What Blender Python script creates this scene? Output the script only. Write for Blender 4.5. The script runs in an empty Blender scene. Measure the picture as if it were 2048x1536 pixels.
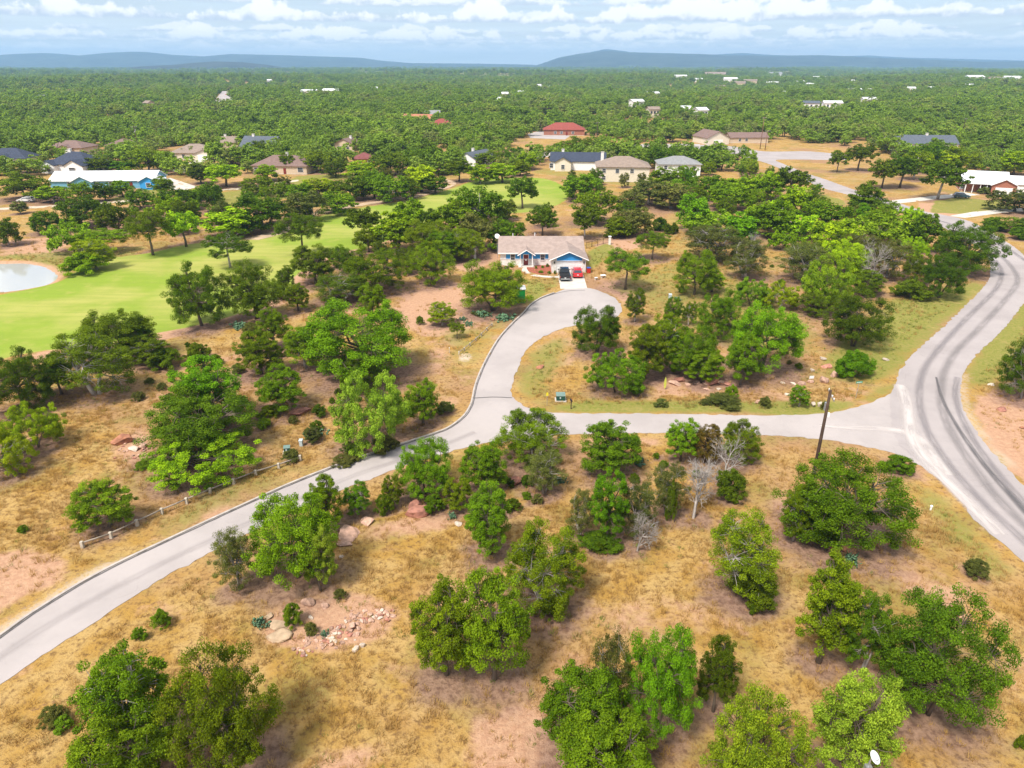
import bpy, bmesh, math, random
import numpy as np
from mathutils import Vector, Matrix, noise as mnoise

# ------------------------------------------------------------------ camera
S = bpy.context.scene
COL = S.collection
F = 1410.0                      # focal length of the photograph in its pixels (2048 wide)
HC = 37.0                       # drone height
PITCH = math.atan((768 - 128) / F)
cP, sP = math.cos(PITCH), math.sin(PITCH)
cam_d = bpy.data.cameras.new('camera')
cam = bpy.data.objects.new('camera', cam_d)
COL.objects.link(cam)
cam.location = (0, 0, HC)
cam.rotation_euler = (math.pi / 2 - PITCH, 0, 0)
cam_d.sensor_width = 36.0
cam_d.lens = 36.0 * F / 2048.0
cam_d.clip_end = 60000
S.camera = cam

# ------------------------------------------------------------------ light
SUN_EL, SUN_AZ = math.radians(56), math.radians(-142)     # azimuth from +Y towards +X
S.view_settings.view_transform = 'Standard'
S.view_settings.look = 'None'
S.view_settings.exposure = 0.86
S.view_settings.gamma = 1.0
sun_d = bpy.data.lights.new('sun', 'SUN')
sun_d.energy = 3.2
sun_d.angle = math.radians(14)
sun_d.color = (1.0, 0.94, 0.85)
sun = bpy.data.objects.new('sun', sun_d)
COL.objects.link(sun)
sv = Vector((math.cos(SUN_EL) * math.sin(SUN_AZ), math.cos(SUN_EL) * math.cos(SUN_AZ), math.sin(SUN_EL)))
sun.rotation_euler = sv.to_track_quat('Z', 'Y').to_euler()
sun.location = (0, 0, 400)
try:
    S.cycles.use_denoising = True
    S.cycles.max_bounces = 6
    S.cycles.volume_bounces = 1
    S.cycles.transparent_max_bounces = 6
    S.cycles.caustics_reflective = False
    S.cycles.caustics_refractive = False
except Exception:
    pass


class NT:
    """small helper to wire nodes"""
    def __init__(s, tree):
        s.t = tree
        s.n = tree.nodes
        s.l = tree.links
    def add(s, typ, ins=None, **kw):
        nd = s.n.new(typ)
        for k, v in kw.items():
            setattr(nd, k, v)
        for k, v in (ins or {}).items():
            s.put(nd.inputs[k], v)
        return nd
    def put(s, sock, v):
        if isinstance(v, bpy.types.NodeSocket):
            s.l.new(v, sock)
        elif isinstance(v, bpy.types.Node):
            s.l.new(v.outputs[0], sock)
        else:
            if hasattr(sock.default_value, '__len__') and len(sock.default_value) == 4 and len(v) == 3:
                v = (*v, 1)
            sock.default_value = v
    def m(s, op, a, b=0.0, c=0.0, clamp=False):
        nd = s.n.new('ShaderNodeMath')
        nd.operation = op
        nd.use_clamp = clamp
        for i, v in enumerate((a, b, c)):
            s.put(nd.inputs[i], v)
        return nd.outputs[0]
    def mix(s, f, a, b, blend='MIX'):
        nd = s.n.new('ShaderNodeMix')
        nd.data_type = 'RGBA'
        nd.blend_type = blend
        s.put(nd.inputs[0], f)
        s.put(nd.inputs[6], a)
        s.put(nd.inputs[7], b)
        return nd.outputs[2]
    def ss(s, v, lo, hi, a=0.0, b=1.0):
        nd = s.n.new('ShaderNodeMapRange')
        nd.interpolation_type = 'SMOOTHSTEP'
        for i, x in enumerate((v, lo, hi, a, b)):
            s.put(nd.inputs[i], x)
        return nd.outputs[0]
    def noise(s, vec, scale, detail=4.0, rough=0.55, dim='3D', w=None):
        nd = s.n.new('ShaderNodeTexNoise')
        nd.noise_dimensions = dim
        s.put(nd.inputs['Vector'], vec)
        nd.inputs['Scale'].default_value = scale
        nd.inputs['Detail'].default_value = detail
        nd.inputs['Roughness'].default_value = rough
        return nd.outputs[0]


# ------------------------------------------------------------------ world: sky with cumulus rows
W = bpy.data.worlds.new('World')
S.world = W
W.use_nodes = True
w = NT(W.node_tree)
w.n.clear()
sky = w.add('ShaderNodeTexSky', sky_type='NISHITA', sun_disc=False)
sky.sun_elevation = SUN_EL
sky.sun_rotation = SUN_AZ
sky.altitude = 300
sky.air_density = 1.0
sky.dust_density = 1.2
sky.ozone_density = 1.6
SKY_STRENGTH = 0.11
tc = w.add('ShaderNodeTexCoord')
sep = w.add('ShaderNodeSeparateXYZ', {0: tc.outputs['Generated']})
az = w.m('ARCTAN2', sep.outputs[0], sep.outputs[1])
elr = w.m('ARCSINE', sep.outputs[2])
eld = w.m('MAXIMUM', w.m('MULTIPLY', elr, 57.2958), 0.0)


def cloud_rows(seed, spacing, azscale, thr, wob):
    """rows of cumulus: flat grey undersides, billowing white tops, closer together towards the horizon"""
    wv = w.add('ShaderNodeCombineXYZ', {0: w.m('MULTIPLY', az, azscale * 0.5), 1: seed, 2: 0.0})
    wn = w.noise(wv, 1.0, 2.0)
    e2 = w.m('ADD', eld, w.m('MULTIPLY', w.m('SUBTRACT', wn, 0.5), wob))
    s_ = w.m('MULTIPLY', w.m('LOGARITHM', w.m('ADD', w.m('MULTIPLY', w.m('MAXIMUM', e2, 0.0), 1 / 1.6), 1.0), 2.718), spacing)
    idr = w.m('FLOOR', s_)
    fr = w.m('FRACT', s_)
    sc = w.m('DIVIDE', azscale, w.m('ADD', w.m('MULTIPLY', idr, 0.22), 0.6))
    u = w.m('MULTIPLY', az, sc)
    v1 = w.add('ShaderNodeCombineXYZ', {0: u, 1: w.m('MULTIPLY_ADD', idr, 5.37, seed), 2: w.m('MULTIPLY', fr, 0.6)})
    n1 = w.noise(v1, 2.4, 6.0, 0.6)
    v2 = w.add('ShaderNodeCombineXYZ', {0: u, 1: w.m('MULTIPLY_ADD', idr, 3.1, seed + 40), 2: 0.3})
    n2 = w.noise(v2, 0.8, 1.0, 0.5)
    top = w.m('ADD', w.m('MULTIPLY', w.m('SUBTRACT', n2, 0.5), 2.4), w.m('MULTIPLY', w.m('SUBTRACT', n1, 0.5), 1.5))
    d_ = w.m('SUBTRACT', w.m('ADD', top, thr), fr)
    a = w.m('MULTIPLY', w.ss(d_, 0.0, 0.22), w.ss(w.m('ADD', fr, w.m('MULTIPLY', w.m('SUBTRACT', n1, 0.5), 0.18)), 0.02, 0.13))
    lit = w.ss(w.m('ADD', fr, w.m('MULTIPLY', w.m('SUBTRACT', n1, 0.5), 1.3)), 0.06, 0.42)
    return a, lit


a1, l1 = cloud_rows(3.0, 3.1, 25.0, 0.66, 0.5)
a2, l2 = cloud_rows(11.0, 5.0, 30.0, 0.62, 0.5)
fade = w.ss(eld, 0.3, 2.2)
skc = w.mix(1.0, sky.outputs[0], (0.46, 0.60, 0.76), 'MULTIPLY')
skc = w.mix(w.ss(eld, 0.0, 9.0, 0.85, 0.1), skc, (5.4, 5.7, 5.85))
veil = w.noise(w.add('ShaderNodeCombineXYZ', {0: w.m('MULTIPLY', az, 4.0), 1: w.m('MULTIPLY', eld, 1.5), 2: 2.0}), 1.6, 4.0)
skc = w.mix(w.m('MULTIPLY', w.ss(veil, 0.3, 0.75), 0.45), skc, (3.2, 3.6, 3.95))
cg, cw = (3.6, 4.05, 4.7), (6.5, 6.4, 6.25)
c2 = w.mix(l2, cg, cw)
c1 = w.mix(l1, cg, cw)
k = w.mix(w.m('MULTIPLY', a2, w.m('MULTIPLY', fade, 0.75)), skc, c2)
k = w.mix(w.m('MULTIPLY', a1, w.m('MULTIPLY', fade, 0.95)), k, c1)
bg = w.add('ShaderNodeBackground', {0: k, 1: SKY_STRENGTH})
wo = w.add('ShaderNodeOutputWorld', {0: bg})

# ------------------------------------------------------------------ pixels of the photograph -> places on the ground
def G(px, py, z=0.0):
    xr, yr = (px - 1024) / F, (768 - py) / F
    d = Vector((xr, yr * sP + cP, yr * cP - sP))
    t = (z - HC) / d.z
    return Vector((d.x * t, d.y * t, z))
def Gs(pts):
    return [G(*p) for p in pts]
def rise(Y, ytop):
    k_ = (768 - ytop) / F
    return HC + Y * (k_ * cP - sP) / (cP + k_ * sP)
def mpp(Y, z=0.0):
    return (Y * cP + (HC - z) * sP) / F
def sstep(a, b, v):
    t = np.clip((v - a) / (b - a), 0, 1)
    return t * t * (3 - 2 * t)
def relief(x, y):
    """slow swell of the far country; flat near the roads"""
    a = sstep(420.0, 1500.0, np.asarray(y, float))
    x, y = np.asarray(x, float), np.asarray(y, float)
    return a * (5.0 * np.sin(x / 310 + 1.3) * np.cos(y / 420) + 4.0 * np.sin(x / 140 - y / 260 + 0.7) + 3.0 * np.sin(y / 150 + 2) - 2)
def curve(pts, n=6, closed=False):
    """Catmull-Rom through points"""
    P = [Vector(p) for p in pts]
    out = []
    m = len(P)
    rng_ = range(m) if closed else range(m - 1)
    for i in rng_:
        if closed:
            a, b, c, d = P[i - 1], P[i], P[(i + 1) % m], P[(i + 2) % m]
        else:
            a, b, c, d = P[max(i - 1, 0)], P[i], P[i + 1], P[min(i + 2, m - 1)]
        for j in range(n):
            t = j / n
            out.append(0.5 * (2 * b + (c - a) * t + (2 * a - 5 * b + 4 * c - d) * t * t + (3 * b - a - 3 * c + d) * t ** 3))
    if not closed:
        out.append(P[-1])
    return out


# ------------------------------------------------------------------ object helpers
def tag(o, label=None, cat=None, group=None, kind=None):
    if label: o['label'] = label
    if cat: o['category'] = cat
    if group: o['group'] = group
    if kind: o['kind'] = kind
    return o
def empty(name, loc=(0, 0, 0), rz=0.0, label=None, cat=None, group=None):
    o = bpy.data.objects.new(name, None)
    COL.objects.link(o)
    o.location = loc
    o.rotation_euler = (0, 0, rz)
    o.empty_display_size = 0.2
    return tag(o, label, cat, group)
def link_mesh(name, me, mat=None, parent=None):
    o = bpy.data.objects.new(name, me)
    COL.objects.link(o)
    if mat is not None and not me.materials:
        me.materials.append(mat)
    if parent is not None:
        o.parent = parent
    return o


class MB:
    def __init__(s):
        s.v = []
        s.f = []
    def raw(s, v, f):
        b = len(s.v)
        s.v += [tuple(p) for p in v]
        s.f += [tuple(i + b for i in q) for q in f]
        return s
    def box(s, x0, x1, y0, y1, z0, z1):
        return s.raw([(x0, y0, z0), (x1, y0, z0), (x1, y1, z0), (x0, y1, z0), (x0, y0, z1), (x1, y0, z1), (x1, y1, z1), (x0, y1, z1)],
                     [(3, 2, 1, 0), (4, 5, 6, 7), (0, 1, 5, 4), (1, 2, 6, 5), (2, 3, 7, 6), (3, 0, 4, 7)])
    def prism(s, poly, axis, a0, a1):
        """polygon in the plane across axis, extruded from a0 to a1; axis 'x' polygons are (y,z), 'y' (x,z), 'z' (x,y)"""
        n = len(poly)
        def P(p, a):
            return {'x': (a, p[0], p[1]), 'y': (p[0], a, p[1]), 'z': (p[0], p[1], a)}[axis]
        v = [P(p, a0) for p in poly] + [P(p, a1) for p in poly]
        f = [tuple(range(n))[::-1], tuple(range(n, 2 * n))] + [(i, (i + 1) % n, n + (i + 1) % n, n + i) for i in range(n)]
        return s.raw(v, f)
    def tube(s, pts, rad, n=6, caps=True):
        pts = [Vector(p) for p in pts]
        if not hasattr(rad, '__len__'):
            rad = [rad] * len(pts)
        v, f = [], []
        for i, p in enumerate(pts):
            d = (pts[min(i + 1, len(pts) - 1)] - pts[max(i - 1, 0)])
            d = d.normalized() if d.length > 1e-9 else Vector((0, 0, 1))
            a = d.orthogonal().normalized()
            if abs(d.z) < 0.99:
                a = d.cross(Vector((0, 0, 1))).normalized()
            b = d.cross(a)
            for j in range(n):
                t = 2 * math.pi * j / n
                v.append(p + (a * math.cos(t) + b * math.sin(t)) * rad[i])
        for i in range(len(pts) - 1):
            for j in range(n):
                f.append((i * n + j, i * n + (j + 1) % n, (i + 1) * n + (j + 1) % n, (i + 1) * n + j))
        if caps:
            f.append(tuple(range(n))[::-1])
            f.append(tuple(range((len(pts) - 1) * n, len(pts) * n)))
        return s.raw(v, f)
    def mesh(s, name, mat=None, smooth=False, bevel=0.0):
        me = bpy.data.meshes.new(name)
        me.from_pydata(s.v, [], s.f)
        bm = bmesh.new()
        bm.from_mesh(me)
        if bevel > 0:
            bmesh.ops.bevel(bm, geom=list(bm.edges), offset=bevel, segments=2, affect='EDGES', clamp_overlap=True, profile=0.6)
        bmesh.ops.recalc_face_normals(bm, faces=bm.faces)
        bm.to_mesh(me)
        bm.free()
        if mat is not None:
            me.materials.append(mat)
        if smooth:
            me.polygons.foreach_set('use_smooth', [True] * len(me.polygons))
        me.update()
        return me
    def build(s, name, mat, parent=None, smooth=False, bevel=0.0):
        return link_mesh(name, s.mesh(name, mat, smooth, bevel), None, parent)


# ------------------------------------------------------------------ materials
def mat(name, col, rough=0.8, var=0.15, scale=3.0, bump=0.0, metal=0.0, spec=0.3, col2=None, coat=0.0, obvar=0.0):
    m = bpy.data.materials.new(name)
    m.use_nodes = True
    t = NT(m.node_tree)
    p = t.n['Principled BSDF']
    tcn = t.add('ShaderNodeTexCoord')
    nz = t.noise(tcn.outputs['Object'], scale, 5.0)
    c2 = col2 or tuple(c * (1 - var) for c in col)
    c1 = tuple(min(1, c * (1 + var * 0.6)) for c in col) if col2 is None else col
    c = t.mix(t.ss(nz, 0.3, 0.7), c1, c2)
    if obvar:
        oi = t.add('ShaderNodeObjectInfo')
        hs = t.add('ShaderNodeHueSaturation', {'Color': c, 'Value': t.ss(oi.outputs['Random'], 0, 1, 1 - obvar, 1 + obvar)})
        c = hs.outputs[0]
    t.put(p.inputs['Base Color'], c)
    t.put(p.inputs['Roughness'], t.ss(nz, 0.2, 0.8, max(0, rough - 0.06), min(1, rough + 0.06)))
    p.inputs['Metallic'].default_value = metal
    p.inputs['Specular IOR Level'].default_value = spec
    p.inputs['Coat Weight'].default_value = coat
    if bump:
        b = t.add('ShaderNodeBump', {'Height': nz, 'Strength': bump, 'Distance': 0.1})
        t.put(p.inputs['Normal'], b)
    return m

M = {}
M['kerb'] = mat('kerb_concrete', (0.44, 0.39, 0.35), 0.9, 0.2, 1.5)
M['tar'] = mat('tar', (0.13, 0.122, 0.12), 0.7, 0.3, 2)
M['concrete'] = mat('pale_concrete', (0.58, 0.53, 0.47), 0.9, 0.12, 0.8)
M['path'] = mat('dirt_path', (0.50, 0.36, 0.24), 0.95, 0.2, 0.5)
M['gravel'] = mat('gravel_path', (0.55, 0.47, 0.36), 0.95, 0.2, 0.5)
M['white'] = mat('white_paint', (0.82, 0.81, 0.80), 0.6, 0.06)
M['cream'] = mat('cream_wall', (0.70, 0.62, 0.50), 0.8, 0.08)
M['stonewhite'] = mat('pale_stone_wall', (0.74, 0.70, 0.66), 0.85, 0.14, 2.0, 0.2)
M['tan'] = mat('tan_wall', (0.58, 0.46, 0.33), 0.85, 0.12)
M['brick'] = mat('red_brick_wall', (0.36, 0.15, 0.10), 0.85, 0.25, 4)
M['orangewood'] = mat('orange_wood_wall', (0.50, 0.24, 0.08), 0.7, 0.2)
M['blue'] = mat('blue_siding', (0.045, 0.33, 0.72), 0.6, 0.06)
M['paleblue'] = mat('pale_blue_wall', (0.17, 0.40, 0.55), 0.7, 0.1)
M['glass'] = mat('window_glass', (0.05, 0.06, 0.075), 0.08, 0.1, spec=0.8)
M['reddoor'] = mat('dark_red_door', (0.20, 0.03, 0.025), 0.45, 0.1)
M['darkmetal'] = mat('black_iron', (0.02, 0.02, 0.022), 0.5, 0.1)
M['wood'] = mat('weathered_wood', (0.30, 0.25, 0.20), 0.9, 0.3, 3)
M['darkwood'] = mat('dark_pole_wood', (0.075, 0.045, 0.03), 0.85, 0.3, 2)
M['redwood'] = mat('red_brown_pole_wood', (0.20, 0.10, 0.06), 0.85, 0.3, 2)
M['post'] = mat('pale_stone_post', (0.50, 0.44, 0.36), 0.9, 0.15)
M['metal'] = mat('grey_metal', (0.42, 0.43, 0.44), 0.4, 0.1, metal=0.6)
M['utilgreen'] = mat('dark_green_cabinet', (0.018, 0.075, 0.055), 0.5, 0.1)
M['utilmid'] = mat('grey_green_lid', (0.16, 0.24, 0.21), 0.5, 0.1)
M['utilgrey'] = mat('pale_grey_cabinet', (0.46, 0.52, 0.53), 0.55, 0.1)
M['yellow'] = mat('yellow_plastic', (0.75, 0.62, 0.03), 0.5, 0.1)
M['yellowgreen'] = mat('yellow_green_plastic', (0.62, 0.66, 0.10), 0.5, 0.1)
M['signgreen'] = mat('green_sign', (0.0, 0.25, 0.13), 0.4, 0.05)
M['vivgreen'] = mat('vivid_green_panel', (0.02, 0.40, 0.06), 0.5, 0.1)
M['binred'] = mat('red_bin_plastic', (0.55, 0.03, 0.02), 0.5, 0.1)
M['binblue'] = mat('blue_bin_lid', (0.03, 0.10, 0.40), 0.5, 0.1)
M['carblack'] = mat('black_car_paint', (0.008, 0.009, 0.012), 0.25, 0.05, spec=0.5, coat=0.8)
M['carnavy'] = mat('navy_car_paint', (0.01, 0.03, 0.10), 0.25, 0.05, spec=0.5, coat=0.8)
M['carred'] = mat('red_car_paint', (0.55, 0.005, 0.012), 0.25, 0.05, spec=0.5, coat=0.8)
M['carblue'] = mat('slate_blue_car_paint', (0.03, 0.07, 0.11), 0.25, 0.05, spec=0.5, coat=0.8)
M['carwhite'] = mat('white_car_paint', (0.75, 0.75, 0.74), 0.3, 0.05, spec=0.5, coat=0.5)
M['tyre'] = mat('tyre_rubber', (0.015, 0.015, 0.016), 0.85, 0.1)
M['rim'] = mat('alloy_rim', (0.45, 0.45, 0.46), 0.3, 0.05, metal=0.8)
M['tail'] = mat('tail_light', (0.4, 0.01, 0.01), 0.2, 0.05)
M['mulch'] = mat('red_mulch', (0.33, 0.10, 0.06), 0.95, 0.3, 4, 0.4)
M['rockpink'] = mat('pink_granite', (0.45, 0.28, 0.205), 0.9, 0.35, 2.2, 0.5, obvar=0.25)
M['rockred'] = mat('red_granite', (0.40, 0.18, 0.13), 0.9, 0.4, 1.8, 0.5, obvar=0.2)
M['rockpale'] = mat('pale_limestone', (0.56, 0.46, 0.37), 0.9, 0.2, 2.2, 0.4, obvar=0.15)
M['rockbrown'] = mat('rust_brown_rock', (0.30, 0.13, 0.075), 0.9, 0.4, 2, 0.5, obvar=0.2)
M['rocktan'] = mat('tan_sandstone', (0.50, 0.36, 0.235), 0.95, 0.25, 1.4, 0.5, obvar=0.15)
M['cactus'] = mat('prickly_pear_pads', (0.10, 0.19, 0.10), 0.6, 0.25, 2, obvar=0.15)
M['bark'] = mat('grey_brown_bark', (0.13, 0.10, 0.075), 0.95, 0.35, 5, 0.3, obvar=0.25)
M['palebark'] = mat('pale_grey_bark', (0.37, 0.33, 0.30), 0.95, 0.3, 5, 0.2, obvar=0.15)
M['flower'] = mat('orange_flowers', (0.7, 0.25, 0.03), 0.8, 0.2)
ROOFS = dict(taupe=(0.34, 0.26, 0.225), navy=(0.045, 0.055, 0.085), brown=(0.20, 0.13, 0.11), tanbrown=(0.27, 0.205, 0.165), maroon=(0.20, 0.065, 0.06),
             redroof=(0.27, 0.065, 0.05), orange=(0.42, 0.17, 0.10), grey=(0.25, 0.25, 0.25), slate=(0.10, 0.115, 0.14), whitemetal=(0.74, 0.75, 0.75))
for k_, c_ in ROOFS.items():
    M['roof_' + k_] = mat('roof_' + k_, c_, 0.45 if 'metal' in k_ else 0.85, 0.14, 1.2)


def leaf_mat(name, c1, c2, sat=1.0):
    m = bpy.data.materials.new(name)
    m.use_nodes = True
    t = NT(m.node_tree)
    p = t.n['Principled BSDF']
    at = t.add('ShaderNodeAttribute', attribute_name='tint')
    oi = t.add('ShaderNodeObjectInfo')
    c = t.mix(at.outputs['Fac'], c2, c1)
    hs = t.add('ShaderNodeHueSaturation', {'Color': c, 'Hue': t.ss(oi.outputs['Random'], 0, 1, 0.482, 0.515),
                                           'Saturation': sat, 'Value': t.ss(t.m('FRACT', t.m('MULTIPLY', oi.outputs['Random'], 7.31)), 0, 1, 0.78, 1.22)})
    t.put(p.inputs['Base Color'], hs.outputs[0])
    p.inputs['Roughness'].default_value = 0.7
    p.inputs['Specular IOR Level'].default_value = 0.06
    tr = t.add('ShaderNodeBsdfTranslucent', {0: t.mix(0.35, hs.outputs[0], (0.20, 0.30, 0.01))})
    mx = t.add('ShaderNodeMixShader', {0: 0.28, 1: p.outputs[0], 2: tr.outputs[0]})
    t.put(t.n['Material Output'].inputs[0], mx.outputs[0])
    return m

LEAF = {
    'dark': leaf_mat('dark_green_leaves', (0.150, 0.230, 0.009), (0.046, 0.087, 0.004)),
    'mid': leaf_mat('mid_green_leaves', (0.220, 0.328, 0.009), (0.070, 0.128, 0.004)),
    'fresh': leaf_mat('fresh_green_leaves', (0.236, 0.412, 0.010), (0.079, 0.162, 0.004)),
    'bright': leaf_mat('bright_green_leaves', (0.440, 0.601, 0.013), (0.151, 0.254, 0.007)),
    'olive': leaf_mat('olive_green_leaves', (0.197, 0.210, 0.044), (0.074, 0.089, 0.018)),
    'pale': leaf_mat('pale_green_leaves', (0.326, 0.474, 0.036), (0.102, 0.183, 0.011)),
    'yellow': leaf_mat('yellow_green_leaves', (0.297, 0.428, 0.017), (0.081, 0.155, 0.008)),
    'bronze': leaf_mat('bronze_leaves', (0.191, 0.120, 0.022), (0.059, 0.055, 0.008)),
}


def forest_mat():
    m = bpy.data.materials.new('mixed_woodland_leaves')
    m.use_nodes = True
    t = NT(m.node_tree)
    p = t.n['Principled BSDF']
    at = t.add('ShaderNodeAttribute', attribute_name='tint')
    oi = t.add('ShaderNodeObjectInfo')
    pn = t.noise(oi.outputs['Location'], 0.011, 3.0)
    r = t.add('ShaderNodeValToRGB', {0: t.m('ADD', t.m('MULTIPLY', oi.outputs['Random'], 0.6), t.ss(pn, 0.36, 0.64, 0.0, 0.4))})
    e = r.color_ramp.elements
    e[0].position, e[0].color = 0.0, (0.17, 0.265, 0.030, 1)
    e[1].position, e[1].color = 1.0, (0.42, 0.53, 0.05, 1)
    for pos, c in ((0.3, (0.22, 0.335, 0.036, 1)), (0.6, (0.30, 0.435, 0.042, 1)), (0.8, (0.27, 0.31, 0.08, 1))):
        q = e.new(pos)
        q.color = c
    c = t.mix(at.outputs['Fac'], t.mix(1.0, r.outputs[0], (0.62, 0.64, 0.6), 'MULTIPLY'), r.outputs[0])
    t.put(p.inputs['Base Color'], c)
    p.inputs['Roughness'].default_value = 0.75
    p.inputs['Specular IOR Level'].default_value = 0.06
    tr = t.add('ShaderNodeBsdfTranslucent', {0: c})
    mx = t.add('ShaderNodeMixShader', {0: 0.25, 1: p.outputs[0], 2: tr.outputs[0]})
    t.put(t.n['Material Output'].inputs[0], mx.outputs[0])
    return m
M['forest'] = forest_mat()

# ------------------------------------------------------------------ plan: outlines traced on the ground
LANE_L = [(-260, 1450), (-120, 1357), (0, 1275), (41, 1245), (83, 1217), (166, 1166), (248, 1123), (331, 1084), (414, 1045), (497, 1007), (579, 970), (662, 937),
          (713, 919), (802, 890), (870, 868), (901, 855), (928, 834), (942, 813), (947, 796), (952, 772), (962, 745), (979, 710), (1000, 676), (1024, 649), (1048, 626), (1063, 609), (1086, 595), (1113, 585)]
LANE_R = [(1130, 578), (1174, 576), (1203, 584), (1225, 594), (1240, 608), (1243, 624), (1228, 637), (1195, 645), (1140, 653), (1096, 669), (1063, 690), (1048, 707), (1037, 734),
          (1027, 762), (1022, 782), (1027, 796), (1041, 807), (1062, 818), (1112, 826), (1242, 827), (1354, 828.5), (1500, 831), (1560, 831), (1638, 828), (1677, 823), (1716, 814),
          (1755, 800), (1785, 783), (1796, 765), (1806, 735), (1880, 760), (1900, 850), (1930, 950), (1900, 975)]
LANE_B = [(1860, 946), (1826, 924), (1782, 905), (1720, 891), (1636, 878), (1519, 870), (1300, 866), (1133, 869), (1078, 871), (1000, 881), (942, 894), (901, 903), (805, 933), (747, 956), (713, 968), (570, 1030),
          (426, 1103), (344, 1146), (248, 1206), (166, 1260), (83, 1314), (0, 1370), (-120, 1450), (-260, 1550)]
MAIN_L = [(2250, 1290), (2150, 1210), (2048, 1125), (2004, 1087), (1946, 1037), (1920, 1002), (1881, 960), (1840, 925), (1800, 890), (1782, 850), (1780, 800), (1790, 766), (1804, 737), (1826, 708), (1884, 657), (1932, 610), (1968, 573),
          (1981, 547), (1977, 518), (1960, 498), (1925, 475), (1882, 453), (1859, 441), (1792, 421), (1693, 389), (1648, 377), (1611, 361), (1553, 334), (1515, 321), (1470, 311), (1427, 305), (1395, 300)]
MAIN_R = [(1390, 290), (1427, 290), (1480, 295), (1530, 303), (1620, 303), (1700, 312), (1690, 320), (1600, 319), (1553, 320), (1567, 328), (1614, 347), (1648, 358), (1710, 380), (1796, 406), (1850, 423), (1917, 436), (1953, 449), (1980, 464), (2019, 488), (2048, 511), (2072, 540), (2070, 580), (2048, 606), (2027, 635), (1994, 672),
          (1961, 701), (1932, 737), (1923, 763), (1921, 792), (1928, 821), (1946, 854), (1976, 894), (2023, 946), (2080, 1005), (2200, 1110), (2330, 1200)]
FAIRWAY = [(-160, 620), (0, 590), (112, 566), (150, 545), (215, 518), (300, 506), (380, 488), (480, 482), (560, 466), (640, 432), (735, 414), (840, 395), (905, 377), (960, 360), (1075, 356), (1125, 372), (1130, 402), (1050, 425),
           (950, 425), (870, 445), (790, 476), (745, 490), (665, 510), (600, 545), (560, 592), (440, 640), (330, 662), (200, 690), (80, 702), (0, 718), (-160, 760)]
POND = [(-140, 540), (-60, 526), (0, 526), (50, 526), (92, 535), (108, 547), (100, 560), (60, 574), (0, 580), (-70, 584), (-140, 575)]
lane_poly = curve(Gs(LANE_L), 5) + curve(Gs(LANE_R), 5) + curve(Gs(LANE_B), 5)
main_poly = curve(Gs(MAIN_L), 5) + curve(Gs(MAIN_R), 5)
fair_poly = curve(Gs(FAIRWAY), 4, True)
pond_poly = curve(Gs(POND), 4, True)
DRIVE = Gs([(1115, 545), (1165.5, 546), (1174.5, 577), (1121, 578)])
house_y = G(1100, 530).y


def inside(poly, X, Y):
    r = np.zeros(X.shape, bool)
    n = len(poly)
    for i in range(n):
        x0, y0, x1, y1 = poly[i][0], poly[i][1], poly[(i + 1) % n][0], poly[(i + 1) % n][1]
        if y0 == y1:
            continue
        c = ((y0 > Y) != (y1 > Y)) & (X < (x1 - x0) * (Y - y0) / (y1 - y0) + x0)
        r ^= c
    return r


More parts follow.
